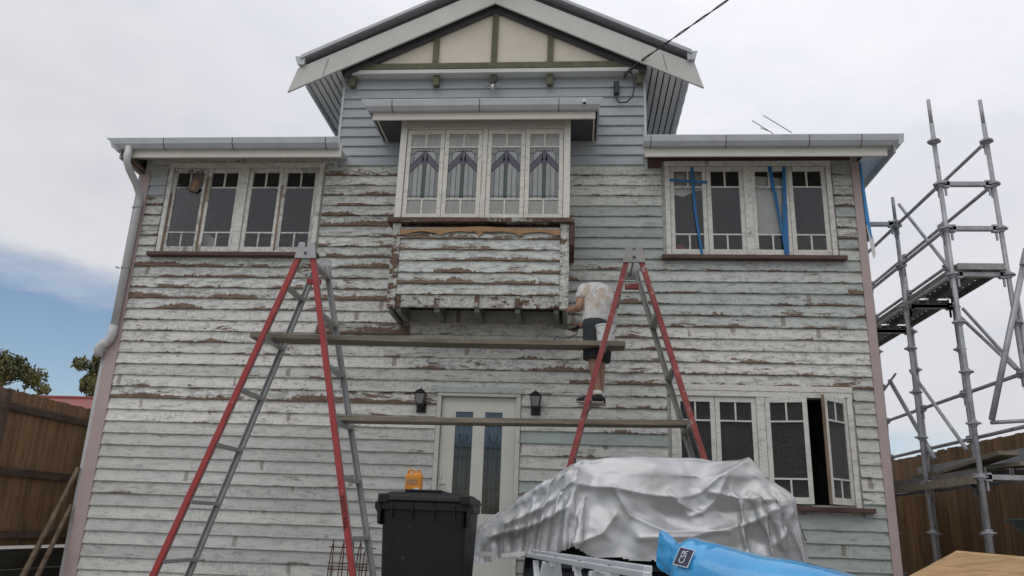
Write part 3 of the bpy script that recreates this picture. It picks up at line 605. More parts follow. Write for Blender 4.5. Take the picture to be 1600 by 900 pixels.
MB().prism([(-4.92, 4.83), (-4.80, 4.80), (-4.745, 4.90), (-4.735, 5.07), (-4.765, 5.10), (-4.80, 5.07), (-4.83, 5.11), (-4.87, 5.06), (-4.90, 4.95)], (-0.028, -0.023)).build('cloth_patch', 'soffit_brown', W1)
MB().prism([(-4.89, 4.86), (-4.84, 4.84), (-4.81, 4.93), (-4.84, 5.0)], (-0.0305, -0.0285)).build('cloth_patch', 'carve', W1)
# upper right
W2 = part_empty('window', (2.05, 0, 3.99), house); tag(W2, 'upper right casement window with blue masking tape')
window_frame(W2, 1.075, 3.035, 3.99, 5.215, -0.045, 2.055, pc(0.14))
for (a, b) in ((1.135, 1.57), (1.575, 2.01), (2.10, 2.535), (2.54, 2.975)): sash(W2, a, b, 4.012, 5.15, -0.02, pc(0.12, 0, .3, rnd(.95, 1.03)))
BOX('sill', 'sill', W2, 1.015, 3.12, -0.10, 0.0, 3.94, 3.988, 0.004)
def tape(a, b, wd, y=-0.0265): MB().bar((a[0], y, a[1]), (b[0], y-rnd(0, .002), b[1]), wd, 0.002, (0, 1, 0)).build('masking_tape', 'tape', W2)
tape((1.405, 5.14), (1.425, 4.55), 0.035); tape((1.425, 4.56), (1.485, 4.0), 0.030, -0.029); tape((1.12, 4.97), (1.58, 4.935), 0.03, -0.032)
tape((2.33, 5.15), (2.36, 4.82), 0.045); tape((2.36, 4.83), (2.465, 4.0), 0.03, -0.029); tape((2.50, 5.15), (2.475, 4.6), 0.042, -0.030); tape((2.475, 4.65), (2.455, 4.0), 0.055, -0.033); tape((2.38, 4.8), (2.44, 4.02), 0.018, -0.036)
# lower right
W3 = part_empty('window', (2.05, 0, 1.18), house); tag(W3, 'lower right casement window with two leaves swung open')
window_frame(W3, 1.075, 3.03, 1.185, 2.40, -0.045, 2.05, pc(0.10))
BOX('frame', 'trim', W3, 1.06, 3.045, -0.05, 0.0, 2.402, 2.465, 0.003, color=pc(0.1, 0, .3))
sash(W3, 1.132, 1.555, 1.207, 2.338, -0.02, pc(0.1, 0, .4), gm='glass_obscure'); sash(W3, 1.56, 2.003, 1.207, 2.338, -0.02, pc(0.1, 0, .4), gm='glass_obscure')
sash(W3, 2.10, 2.535, 1.207, 2.338, -0.03, pc(0.1, 0, .4), hinge=2.10, ang=R_(-14), gm='glass_obscure')
sash(W3, 2.54, 2.972, 1.207, 2.338, -0.03, pc(0.1, 0, .4), hinge=2.972, ang=R_(42), gm='glass_obscure', edge=-1)
BOX('sill', 'sill', W3, 1.02, 3.15, -0.11, 0.0, 1.135, 1.183, 0.004)
# door
D = part_empty('door', (-1.07, 0, 0.14), house); tag(D, 'cream front door with two tall dark leadlight panels')
BOX('door_frame', 'trim', D, -1.55, -1.50, -0.04, 0.10, 0.12, 2.275, 0.003, color=pc(.1, 0, .6, .95)); BOX('door_frame', 'trim', D, -0.645, -0.595, -0.04, 0.10, 0.12, 2.275, 0.003, color=pc(.1, 0, .6, .95))
BOX('door_frame', 'trim', D, -1.55, -0.595, -0.042, 0.10, 2.277, 2.315, 0.003, color=pc(.1, 0, .6, .8)); BOX('door_head', 'board', D, -1.58, -0.565, -0.05, -0.002, 2.317, 2.385, 0.003, color=pc(0.05, 0.8, 0, 1))
GL = [(-1.335, -1.135), (-0.998, -0.80)]
mb = MB()
for r in rects_minus(-1.497, -0.648, 0.16, 2.272, [(a, b, 1.0, 2.11) for a, b in GL]): mb.box(r[0], r[1], 0.02, 0.06, r[2], r[3])
mb.build('door_leaf', 'door', D, 0.0)
for a, b in GL:
    BOX('pane', 'door_glass', D, a-.003, b+.003, 0.036, 0.042, 0.997, 2.113)
    BOX('stained_glass', 'door_blue', D, a+.004, b-.004, 0.0345, 0.0355, 1.72, 2.105)
    BOX('stained_glass', 'lead_clear_dark', D, (a+b)/2-.03, (a+b)/2+.03, 0.0345, 0.0355, 1.10, 1.56)
    cm = MB(); m_ = (a+b)/2
    for z in (1.03, 1.26, 1.60, 1.715, 1.95, 2.0): cm.box(a, b, 0.031, 0.034, z, z+0.005)
    for x in (a+.045, m_, b-.05): cm.box(x, x+.004, 0.032, 0.0342, 1.0, 2.11)
    for sx in (-1, 1):
        pth = [(m_+sx*(0.008+0.03*math.sin(t*math.pi)+0.012*t), 0.032, 1.76+0.10*t) for t in np.linspace(0, 1, 8)] + [(m_+sx*(0.02+0.035*(1-t)), 0.032, 1.86-0.08*t) for t in np.linspace(0.2, 1, 5)]
        cm.tube(pth, 0.0022, 5)
    cm.build('lead_came', 'lead', D)
BOX('door_handle', 'white', D, -1.478, -1.452, 0.0, 0.019, 1.37, 1.46, 0.004)
MB().tube([(-1.465, 0.005, 1.30), (-1.465, -0.03, 1.30), (-1.40, -0.035, 1.30)], 0.009, 8).build('door_handle', 'alu', D)
BOX('threshold', 'sill', D, -1.60, -0.55, -0.06, 0.10, 0.10, 0.119)

# ------------------------------------------------------------------ bay window
B = part_empty('bay_window', (-1.08, -0.3, 3.17), house); tag(B, 'projecting bay with leadlight casements over peeling boarded box')
YF = -0.56; bx0, bx1 = -2.09, -0.07
BOX('bay_side', 'board', B, bx0+0.012, bx0+0.05, YF+0.05, 0.0, 3.18, 4.16, color=pc(.6)); BOX('bay_side', 'board', B, bx1-0.05, bx1-0.012, YF+0.05, 0.0, 3.18, 4.16, color=pc(.6))
BOX('bay_backing', 'maroon', B, bx0+0.05, bx1-0.05, YF+0.03, YF+0.06, 3.32, 4.16)
BOX('bay_corner_board', 'beam', B, bx0, bx0+0.095, YF-0.032, YF+0.05, 3.165, 4.165, 0.003, color=pc(.80, 0, 0, 1)); BOX('bay_corner_board', 'beam', B, bx1-0.10, bx1, YF-0.032, YF+0.05, 3.165, 4.165, 0.003, color=pc(.70, 0, 0, 1.05))
for i, z in enumerate((3.318, 3.449, 3.581, 3.722, 3.852, 3.984)):
    board(bx0+0.097, bx1-0.102, z, y=YF+0.005, col=pc(rnd(.52, .64), .55, 0, 1.06), parent=B, h=0.132, jag=1.6)
# carved valance
prof = []
for i in range(61):
    u = i/60; a = abs(u-0.5)*2
    zb_ = 4.052 - 0.012*math.cos(a*math.pi*4.0) - (0.034*math.exp(-((a-0.0)/0.03)**2)) + .022*math.exp(-((a-.07)/.04)**2) - 0.026*math.exp(-((a-0.5)/0.035)**2)
    prof.append((bx0+0.10+(bx1-bx0-0.205)*u, zb_-0.02*math.exp(-((a-1)/0.15)**2)))
prt = [(x, 4.105+0.018*math.cos(abs(i/60-0.5)*2*math.pi*1.0)**3 if 0 < i < 60 else 4.10) for i, (x, z) in enumerate(prof)][::-1]
mb = MB()
for i in range(60):
    x0_, zb0 = prof[i]; x1_, zb1 = prof[i+1]; zt0 = prt[60-i][1]; zt1 = prt[59-i][1]
    mb.add([(x0_, YF-.045, zb0), (x1_, YF-.045, zb1), (x1_, YF-.045, zt1), (x0_, YF-.045, zt0), (x0_, YF-.026, zb0), (x1_, YF-.026, zb1), (x1_, YF-.026, zt1), (x0_, YF-.026, zt0)], [(0, 1, 2, 3), (7, 6, 5, 4), (0, 4, 5, 1), (2, 6, 7, 3)])
mb.build('carved_valance', 'carve', B)
BOX('bay_sill', 'beam', B, bx0-0.06, bx1+0.06, YF-0.08, 0.0, 4.168, 4.222, 0.004, color=pc(.97, 0, 0, .9)); BOX('bay_sill_end', 'maroon', B, bx1+0.004, bx1+0.055, YF-0.06, -0.02, 3.90, 4.166)
# base band, joists, underside
jx = [-1.965, -1.53, -1.08, -0.63, -0.20]
BOX('bay_skirt', 'beam', B, bx0+0.097, bx1-0.102, YF-0.005, YF+0.03, 3.175, 3.318, 0.003, color=pc(.74, 0, 0, 1.0))
for x in jx:
    BOX('bay_joist', 'beam', B, x-0.028, x+0.028, YF+0.031, -0.02, 3.13, 3.28, 0.003, color=pc(.35, .9, 0, .8)); BOX('joist_end', 'beam', B, x-0.026, x+0.026, YF-0.022, YF-0.006, 3.18, 3.312, 0.003, color=pc(.85, 0, 0, .95))
BOX('bay_floor', 'sleeper', B, bx0+0.05, bx1-0.05, YF+0.06, -0.02, 3.29, 3.315, color=pc(.30, 1, 0, .7))
for x in (bx0+0.005, bx1-0.075): BOX('bay_edge_joist', 'beam', B, x+.012, x+0.058, YF+0.052, -0.02, 3.12, 3.178, color=pc(.25, .9, 0, .8))
# casements
for x0, x1 in ((bx0, bx0+0.075), (bx1-0.075, bx1)): BOX('frame', 'trim', B, x0, x1, YF-0.02, YF+0.06, 4.224, 5.50, 0.003, color=pc(.05, 1, .6, 1.05))
for x0, x1 in ((bx0+.004, bx0+0.05), (bx1-0.05, bx1-.004)): BOX('bay_cheek', 'trim', B, x0, x1, YF+0.062, -0.002, 4.224, 5.50, color=pc(.05, 1, .8, 1))
BOX('frame', 'trim', B, bx0+0.076, bx1-0.076, YF-0.012, YF+0.06, 5.385, 5.50, 0.003, color=pc(.05, 1, .7, .95)); BOX('mullion', 'trim', B, -1.10, -1.045, YF-0.012, YF+0.06, 4.224, 5.384, 0.003, color=pc(.08, 1, .5, 1))
for (a, b) in ((-2.008, -1.558), (-1.553, -1.104), (-1.041, -0.597), (-0.592, -0.15)):
    sash(B, a, b, 4.228, 5.380, YF, pc(.30, 1, .25, 1.03), gm='net_glass', lead=True, top=0.20, bot=0.195)
# hood
gutter_x(-2.53, 0.295, -0.865, -0.765, 5.62, 5.49, (-2.16, -1.13, -0.21), B, .09, .05)
BOX('fascia', 'cream', B, -2.40, 0.215, -0.763, -0.74, 5.40, 5.515, 0.003)
BOX('soffit_lining', 'dark_trim', B, -2.38, 0.195, -0.738, -0.026, 5.503, 5.515)
BOX('hood_end', 'cream', B, 0.196, 0.214, -0.738, -0.026, 5.49, 5.502); BOX('hood_end', 'cream', B, -2.399, -2.381, -0.738, -0.026, 5.49, 5.502)
MB().prism([(-0.80, 5.60), (-0.026, 5.86), (-0.026, 5.88), (-0.80, 5.62)], (-2.5, 0.27), 'x').build('roof_sheet', 'roof', B)
for x in (-2.45, 0.25): MB().prism([(-0.76, 5.516), (-0.026, 5.516), (-0.026, 5.855), (-0.76, 5.605)], (x-.01, x+.01), 'x').build('hood_end', 'gutter', B)
#PART3
# ------------------------------------------------------------------ things on the house front
def lantern(x, z, label):
    o = empty('wall_lantern', (x, -0.03, z), label, 'wall lamp', 'lanterns beside the door'); y = -0.13
    BOX('back_plate', 'black_metal', o, x-.055, x+.055, -0.045, -0.024, z-.01, z+.10, 0.004)
    MB().tube([(x, -0.04, z+.03), (x, -0.09, z+.02), (x, y, z+.05)], 0.011, 8).build('arm', 'black_metal', o)
    def ring(h, zz): return [(x-h, y-h, zz), (x+h, y-h, zz), (x+h, y+h, zz), (x-h, y+h, zz)]
    MB().loft([ring(.034, z+.075), ring(.057, z+.185)]).build('lamp_glass', 'lamp_glass', o)
    MB().loft([ring(.06, z+.186), ring(.066, z+.195), ring(.028, z+.235), ring(.012, z+.245)]).build('cap', 'black_metal', o)
    MB().tube([(x, y, z+.24), (x, y, z+.265)], [0.012, .004], 6).build('finial', 'black_metal', o)
    MB().loft([ring(.030, z+.045), ring(.038, z+.074)]).build('base', 'black_metal', o)
    mb = MB()
    for sx in (-1, 1):
        for sy in (-1, 1): mb.bar((x+sx*.036, y+sy*.036, z+.07), (x+sx*.06, y+sy*.06, z+.19), .007, .007)
    mb.build('cage', 'black_metal', o)
lantern(-1.725, 2.09, 'black lantern on the boards left of the front door'); lantern(-0.425, 2.09, 'black lantern on the boards right of the front door')
o = empty('floodlight', (XA, -0.06, 6.2), 'twin sensor floodlight under the gable centre post', 'floodlight')
BOX('mount', 'black_metal', o, XA-.02, XA+.02, -0.14, -0.11, 6.23, 6.36)
for s_ in (-1, 1): MB().tube([(XA+s_*.03, -0.13, 6.25), (XA+s_*.055, -0.16, 6.23), (XA+s_*.085, -0.20, 6.20)], [.012, .02, .036], 10).build('lamp_head', 'alu', o)
MB().tube([(XA, -0.13, 6.24), (XA, -0.155, 6.19)], .022, 8).build('sensor', 'white', o)
o = empty('security_camera', (0.08, -0.87, 5.5), 'small white bullet camera on the bay gutter', 'camera')
MB().tube([(0.08, -0.87, 5.56), (0.08, -0.90, 5.55), (0.082, -0.93, 5.525), (0.085, -0.945, 5.495)], [.012, .02, .024, .022], 10).build('camera_body', 'white', o, smooth=True)
MB().tube([(0.0853, -0.9453, 5.4945), (0.086, -0.948, 5.488)], .016, 10).build('lens', 'black_metal', o)
# service line
o = empty('service_cable_box', (0.50, -0.05, 6.1), 'black service fuse with drooping cable loop on blue boards', 'cable box')
MB().box(0.465, 0.53, -0.10, -0.025, 6.13, 6.31).build('fuse_box', 'black_metal', o, 0.008)
MB().tube([(0.50, -0.07, 6.13), (0.50, -0.08, 6.05), (0.53, -0.09, 6.0), (0.62, -0.10, 6.0), (0.69, -0.11, 6.07), (0.72, -0.12, 6.2), (0.70, -0.13, 6.36), (0.66, -0.14, 6.42)], 0.011, 8).build('cable_loop', 'cable', o, smooth=True)
MB().tube([(0.60, -0.03, 6.40), (0.64, -0.12, 6.43)], .014, 8).tube([(0.60, -.12, 6.38), (0.66, -.16, 6.42), (0.72, -.2, 6.46)], .02, 8).build('insulator', 'cable', o)
mb = MB(); A_, B_ = Vector((0.70, -0.19, 6.455)), Vector((13.91, -10.72, 11.18)); pth = []; pth2 = []
for i in range(240):
    t = i/239; p = A_.lerp(B_, t); p.z -= 0.5*t*(1-t); a = i*0.85; off = Vector((math.cos(a), 0, math.sin(a)))*0.009
    pth.append(p+off); pth2.append(p-off)
mb.tube(pth, 0.0075, 6); mb.tube(pth2, 0.0075, 6)
tag(mb.build('power_line', 'cable'), 'twisted overhead power cable running up from the gable', 'cable')
o = empty('roof_antenna', (3.25, 2.5, 5.3), 'thin wire aerial behind the right wing gutter', 'antenna')
MB().tube([(3.30, 2.5, 5.33), (3.30, 2.5, 6.80)], .012, 6).build('mast', 'alu', o)
MB().tube([(3.30, 2.5, 6.75), (3.05, 2.5, 6.99), (2.90, 2.5, 7.06)], .007, 6).build('boom', 'alu', o)
for a, b in (((2.78, 2.5, 7.19), (3.06, 2.5, 6.98)), ((2.96, 2.5, 7.28), (3.38, 2.5, 6.97))): MB().tube([a, b], .006, 6).build('element', 'cable', o)
# things seen inside the windows
tag(MB().prism([(-4.83, 3.95), (-4.52, 3.95), (-4.52, 4.22), (-4.72, 4.34), (-4.72, 4.6), (-4.76, 4.6), (-4.80, 4.4)], (0.13, 0.145)).build('white_sheet', 'paper'), 'white textured sheet standing inside the upper left window', 'sheet')
tag(MB().prism([(1.15, 4.82), (1.30, 4.78), (1.45, 4.86), (1.57, 4.87), (1.57, 5.17), (1.15, 5.17)], (0.05, 0.053)).build('paper_sheet', 'paper'), 'torn paper taped inside the leftmost upper right sash', 'paper')
tag(MB().prism([(2.12, 4.30), (2.52, 4.27), (2.52, 5.02), (2.12, 5.06)], (0.05, 0.053)).build('paper_blind', 'paper'), 'pale paper blind inside the third upper right sash', 'blind')
tag(MB().loft([[(1.25+math.cos(a)*r, 0.16+math.sin(a)*r, z) for a in np.linspace(0, 2*math.pi, 15)[:-1]] for r, z in ((.07, 3.96), (.09, 4.16), (.10, 4.17))]).build('red_pot', 'red'), 'dull red pot behind the upper right window corner', 'pot')
tag(MB().box(1.40, 1.54, .12, .2, 3.96, 4.06).box(1.41, 1.53, .13, .2, 4.062, 4.13).build('white_box', 'paper', None, .01), 'small pale box behind the taped sash', 'box')

# ------------------------------------------------------------------ trestle ladders
def ladder(name_label, ax, az, fl, fr_, rl, rr, mat_near, mat_far, cap_mat, group, W=.058):
    o = empty('trestle_ladder', ((fl+fr_)/2, -1.05, 0), name_label, 'ladder', group)
    yn = lambda z: -1.43+0.125*(z/az); yf = lambda z: -0.66-0.13*(z/az)
    def X(side, z): return (fl if side < 0 else fr_) + ((ax+side*0.045)-(fl if side < 0 else fr_))*(z/az)
    for side in (-1, 1):
        for near in (True, False):
            Y = yn if near else yf; zt = az-0.0 if near else az-0.03
            a = Vector((X(side, 0.0), Y(0), 0.02)); b = Vector((X(side, zt), Y(zt), zt))
            st = MB().bar(a, b, 0.026, W, (1, 0, 0)).build('stile', mat_near if near else mat_far, o, 0.004)
            # flanges of the channel section
            for q in (-1, 1): MB().bar(a+Vector((q*(W/2-.004), 0.026 if near else -.026, 0)), b+Vector((q*(W/2-.004), 0.026 if near else -.026, 0)), 0.03, 0.008, (1, 0, 0)).build('stile_flange', 'alu_dirty' if near else mat_far, st)
            MB().bar(a-Vector((0, 0, .02)), a+(b-a).normalized()*0.06, 0.04, 0.096, (1, 0, 0)).build('foot', 'tyre', st)
        for z in (rl if side < 0 else rr):
            MB().bar((X(side, z), yn(z)+.012, z), (X(side, z), yf(z)-.012, z), 0.07, 0.036).build('rung', 'alu_dirty' if mat_near == 'red_worn' else 'alu', o, 0.004)
    for Y in (yn(az)-0.022, yf(az)+0.022):
        MB().prism([(ax-.115, az-.13), (ax+.115, az-.13), (ax+.085, az+.045), (ax+.022, az+.05), (ax+.012, az-.01), (ax-.012, az-.01), (ax-.022, az+.05), (ax-.085, az+.045)], (Y-.012, Y+.012)).build('hinge_plate', cap_mat, o, 0.004)
        MB().tube([(ax, Y-.02, az-.075), (ax, Y+.02, az-.075)], .016, 8).build('hinge_bolt', 'dark_trim', o)
    MB().tube([(ax, yn(az), az-.075), (ax, yf(az), az-.075)], .012, 8).build('hinge_rod', 'alu_dirty', o)
    BOX('top_brace', mat_near, o, ax-.07, ax+.07, -1.02, -0.95, az-.30, az-.25)
    return o
Lrl = [3.172-.5435*i for i in range(6)]; Lrr = [3.42-.54*i for i in range(7)]
L1 = ladder('red sided trestle ladder standing below the upper left window', -2.80, 3.60, -3.945, -1.885, Lrl, Lrr, 'red', 'alu', 'alu', 'trestle ladders')
L2 = ladder('paint spattered red trestle ladder behind the silver car cover', 0.59, 3.58, -0.41, 1.62, [3.14-.54*i for i in range(6)], [2.918-.54*i for i in range(6)], 'red_worn', 'alu_dirty', 'alu_dirty', 'trestle ladders', .052)
def text_mesh(txt, size, name, mat, parent, M4, extrude=0.0015):
    cu = bpy.data.curves.new(name, 'FONT'); cu.body = txt; cu.size = size; cu.align_x = 'CENTER'; cu.align_y = 'CENTER'; cu.extrude = extrude
    to = bpy.data.objects.new('tmp_text', cu); COL.objects.link(to); dg = bpy.context.evaluated_depsgraph_get(); me = bpy.data.meshes.new_from_object(to.evaluated_get(dg)); bpy.data.objects.remove(to)
    c = M4.translation; Mr = M4.copy(); Mr.translation = (0, 0, 0); me.transform(Mr); me.name = name; me.materials.clear(); me.materials.append(M[mat])
    ob = bpy.data.objects.new(name, me); COL.objects.link(ob); place(ob, parent, c); return ob
za, zb_ = 1.12, 0.72; zt_ = 0.95; xt_ = -1.885 + (-2.755+1.885)*(zt_/3.6)
d_ = Vector((-2.755+1.885, 0.125, 3.6)).normalized()
# lettering runs down the right front rail
rot = Matrix(((-d_.x, d_.z, 0), (-d_.y, 0, -1), (-d_.z, -d_.x, 0))).to_4x4()
text_mesh('INDUSTRIAL', 0.056, 'lettering', 'black_print', L1, Matrix.Translation((xt_, -1.43+.125*zt_/3.6-.016, zt_)) @ rot)
BOX('tag', 'white', L1, -3.437, -3.397, -.70-.03, -.70-.008, 1.02, 1.05) if False else None
MB().box(-3.575, -3.535, -.742, -.735, 1.0, 1.045).build('sticker', 'white', L1)

def plank(label, x0, x1, y0, y1, z0, dz, sag):
    mb = MB(); n = 12; ring = []
    for i in range(n+1):
        t = i/n; x = x0+(x1-x0)*t; z = z0+dz*t-sag*4*t*(1-t)
        ring.append([(x, y0, z), (x, y1, z), (x, y1, z+.052), (x, y0, z+.052)])
    return tag(mb.loft(ring).build('scaffold_plank', 'plank', None, 0.004), label, 'plank', 'planks across the ladders')
plank('upper grey timber plank across the two ladders, below the bay', -3.34, 0.505, -1.20, -0.97, 2.650, -0.028, 0.012)
plank('lower grey timber plank across the ladders, in front of the door', -2.34, 1.16, -1.20, -0.97, 1.820, 0.038, 0.006)
PZ = 2.650-0.026+.052
# bucket on the plank
o = empty('paint_bucket', (0.315, -1.08, PZ), 'white paint bucket standing on the upper plank beside the worker', 'bucket')
rg = lambda r, z: [(0.315+math.cos(a)*r, -1.08+math.sin(a)*r, z) for a in np.linspace(0, 2*math.pi, 25)[:-1]]
MB().loft([rg(.085, PZ+.001), rg(.10, PZ+.165), rg(.106, PZ+.167), rg(.106, PZ+.18), rg(.096, PZ+.18), rg(.082, PZ+.02)]).build('pail', 'white', o)
MB().tube([(0.315+.108*math.cos(a), -1.08-.11*math.sin(a)*.75, PZ+.165-.10*math.sin(a)) for a in np.linspace(0, math.pi, 16)], .003, 5).build('wire_handle', 'cable', o)

# ------------------------------------------------------------------ worker
def skin_mesh(name, verts, edges, radii, mat, parent, root=0, sub=2):
    me = bpy.data.meshes.new(name); o0 = Vector(verts[root]); me.from_pydata([Vector(v)-o0 for v in verts], edges, []); ob = bpy.data.objects.new(name, me); COL.objects.link(ob)
    md = ob.modifiers.new('skin', 'SKIN'); md.use_smooth_shade = True
    for i, r in enumerate(radii):
        sv = me.skin_vertices[0].data[i]; sv.radius = r if isinstance(r, tuple) else (r, r); sv.use_root = (i == root)
    ss = ob.modifiers.new('subdivision', 'SUBSURF'); ss.levels = sub; ss.render_levels = sub
    dg = bpy.context.evaluated_depsgraph_get(); m2 = bpy.data.meshes.new_from_object(ob.evaluated_get(dg)); bpy.data.objects.remove(ob)
    m2.name = name; m2.materials.clear(); m2.materials.append(M[mat]); m2.polygons.foreach_set('use_smooth', [True]*len(m2.polygons))
    ob = bpy.data.objects.new(name, m2); COL.objects.link(ob); place(ob, parent, o0); return ob
FZ = 2.06+.018
person = empty('person', (0.17, -0.95, FZ), 'worker in white t-shirt and dark shorts scraping the bay corner', 'person')
J = dict(pelvis=(.245, -.86, 2.93), waist=(.265, -.84, 3.06), chest=(.26, -.78, 3.24), upper=(.215, -.70, 3.345), neck=(.18, -.58, 3.385), head=(.155, -.47, 3.345), crown=(.12, -.39, 3.29),
         sL=(.105, -.80, 3.32), eL=(.045, -.90, 3.09), wL=(-.02, -.80, 3.10), hL=(-.055, -.73, 3.115), sR=(.325, -.62, 3.32), eR=(.22, -.50, 3.08), wR=(.10, -.55, 3.0), hR=(.04, -.56, 2.965),
         hipL=(.20, -.94, 2.88), kL=(.195, -1.0, 2.50), aL=(.235, -1.0, 2.17), fL=(.12, -1.0, 2.125), hipR=(.29, -.80, 2.88), kR=(.265, -.86, 2.50), aR=(.265, -.86, 2.17), fR=(.15, -.86, 2.125))
names = list(J); ix = {n: i for i, n in enumerate(names)}
E_ = [('pelvis', 'waist'), ('waist', 'chest'), ('chest', 'upper'), ('upper', 'neck'), ('neck', 'head'), ('head', 'crown'), ('upper', 'sL'), ('sL', 'eL'), ('eL', 'wL'), ('wL', 'hL'), ('upper', 'sR'), ('sR', 'eR'), ('eR', 'wR'), ('wR', 'hR'),
      ('pelvis', 'hipL'), ('hipL', 'kL'), ('kL', 'aL'), ('aL', 'fL'), ('pelvis', 'hipR'), ('hipR', 'kR'), ('kR', 'aR'), ('aR', 'fR')]
rad = dict(pelvis=.12, waist=.115, chest=.125, upper=.10, neck=.06, head=.085, crown=.075, sL=.066, eL=.052, wL=.038, hL=.03, sR=.06, eR=.044, wR=.03, hR=.03, hipL=.085, kL=.058, aL=.038, fL=.032, hipR=.085, kR=.058, aR=.038, fR=.032)
skin_mesh('body', [J[n] for n in names], [(ix[a], ix[b]) for a, b in E_], [rad[n] for n in names], 'skin', person)
def fingers(h, d, parent):
    h = Vector(h); d = Vector(d).normalized(); sd = d.cross(Vector((0, 0, 1))).normalized(); up = sd.cross(d)
    for i, ln in enumerate((.066, .074, .070, .056)):
        b = h + up*(.024-.016*i) + d*.015; MB().tube([b, b+d*ln*.5+sd*.006, b+d*ln*.8+sd*.024, b+d*ln*.85+sd*.04], [.0095, .009, .0085, .006], 7).build('finger', 'skin', parent, smooth=True)
    b = h + up*.03 - d*.01; MB().tube([b, b+up*.022+d*.02+sd*.015, b+up*.025+d*.045+sd*.03], [.011, .010, .007], 7).build('thumb', 'skin', parent, smooth=True)
fingers(J['hL'], (-.5, .6, .1), person); fingers(J['hR'], (-.8, 0, -.3), person)
# t-shirt: rings along the spine, hanging off the belly
def ering(c, rx, ry, rot, tilt=0.0, n=20, wob=0.0):
    out = []
    for k in range(n):
        a = 2*math.pi*k/n; u, v = math.cos(a)*rx, math.sin(a)*ry; x = u*math.cos(rot)-v*math.sin(rot); y = u*math.sin(rot)+v*math.cos(rot)
        out.append((c[0]+x, c[1]+y, c[2]+tilt*v + wob*math.sin(3*a+1)))
    return out
rot = R_(32)
MB().loft([ering((.255, -.85, 2.90), .20, .155, rot, 0, wob=.018), ering((.262, -.845, 2.97), .198, .155, rot, 0, wob=.006), ering((.268, -.83, 3.07), .195, .16, rot, -.05), ering((.268, -.81, 3.17), .195, .165, rot, -.12), ering((.255, -.77, 3.27), .198, .155, rot, -.28),
           ering((.225, -.72, 3.345), .185, .125, rot, -.45), ering((.185, -.66, 3.39), .13, .085, rot, -.5), ering((.178, -.60, 3.405), .075, .06, rot, -.5)]).build('t_shirt', 'shirt', person, smooth=True, sub=2)
def sleeve(a, b, r0, r1):
    a, b = Vector(a), Vector(b); p = [a.lerp(b, t) for t in (-.25, .1, .45, .62)]; return MB().tube(p, [r0*.9, r0, r1, r1*1.03], 12)
sleeve(J['sL'], J['eL'], .082, .078).build('sleeve', 'shirt', person, smooth=True, sub=1); sleeve(J['sR'], J['eR'], .082, .078).build('sleeve', 'shirt', person, smooth=True, sub=1)
mb = MB()
for s_, k_ in (('hipL', 'kL'), ('hipR', 'kR')):
    a, b = Vector(J[s_]), Vector(J[k_]); mb.loft([ering(a.lerp(b, t), r, r*1.05, rot) for t, r in ((-.18, .115), (.1, .112), (.5, .108), (.86, .106), (.94, .104))])
mb.loft([ering((.245, -.86, 2.99), .16, .13, rot), ering((.245, -.865, 2.90), .178, .142, rot), ering((.245, -.87, 2.80), .16, .135, rot)])
mb.build('shorts', 'shorts', person, smooth=True)
for a_ in ('aL', 'aR'):
    x, y = J[a_][0], J[a_][1]
    def fr_(xx, w, z0, z1): return [(xx, y-w, z0), (xx, y-w*.95, z0+(z1-z0)*.55), (xx, y-w*.55, z1), (xx, y+w*.55, z1), (xx, y+w*.95, z0+(z1-z0)*.55), (xx, y+w, z0)]
    sh = MB().loft([fr_(x+.055, .03, FZ+.022, FZ+.075), fr_(x+.03, .04, FZ+.022, FZ+.105), fr_(x-.04, .042, FZ+.022, FZ+.10), fr_(x-.12, .048, FZ+.022, FZ+.07), fr_(x-.18, .04, FZ+.022, FZ+.05), fr_(x-.21, .018, FZ+.024, FZ+.036)]).build('shoe', 'shoe', person, smooth=True)
    MB().loft([fr_(x+.06, .032, FZ+.001, FZ+.024), fr_(x-.02, .036, FZ+.001, FZ+.024), fr_(x-.12, .05, FZ+.001, FZ+.024), fr_(x-.215, .018, FZ+.006, FZ+.024)]).build('sole', 'sole', sh)
    MB().tube([(x, y, FZ+.085), (x, y, FZ+.125)], [.05, .046], 12).build('sock', 'paper', person, smooth=True)
hd = Vector(J['head']).lerp(Vector(J['crown']), .55); hn = MB()
fw = (Vector(J['crown'])-Vector(J['neck'])).normalized()
rings = []
for t, r in ((-.075, .035), (-.05, .074), (0, .094), (.05, .092), (.095, .062), (.115, .02)):
    c = hd + fw*t + Vector((.012, -.012, .022)); rings.append([c + (fw.orthogonal().normalized()*math.cos(a) + fw.cross(fw.orthogonal()).normalized()*math.sin(a))*r for a in np.linspace(0, 2*math.pi, 17)[:-1]])
hn.loft(rings).build('hair', 'hair', person, smooth=True, sub=1)
fd = Vector((-.35, .35, -.75)).normalized(); fs_ = fd.cross(fw).normalized()
for s_ in (-1, 1):
    c = hd+fd*.082+fs_*s_*.03; MB().loft([[c+(fw*math.cos(a)+fs_*math.sin(a))*r+fd*q for a in np.linspace(0, 2*math.pi, 9)[:-1]] for r, q in ((.011, 0), (.008, .006), (.002, .009))]).build('eye', 'hair', person)
    c = hd+fs_*s_*.088; MB().tube([c-fw*.02, c+fs_*s_*.012, c+fw*.02], [.006, .014, .006], 6).build('ear', 'skin', person, smooth=True)
MB().tube([hd+fd*.08+fw*.015, hd+fd*.11-fw*.02, hd+fd*.085-fw*.03], [.006, .014, .008], 6).build('nose', 'skin', person, smooth=True)
MB().tube([hd+fd*.082-fw*.052-fs_*.02, hd+fd*.088-fw*.055, hd+fd*.082-fw*.052+fs_*.02], .004, 5).build('mouth', 'red', person)
o = empty('paint_scraper', (0.0, -.58, 2.93), 'black power tool with trailing lead held by the worker', 'tool')
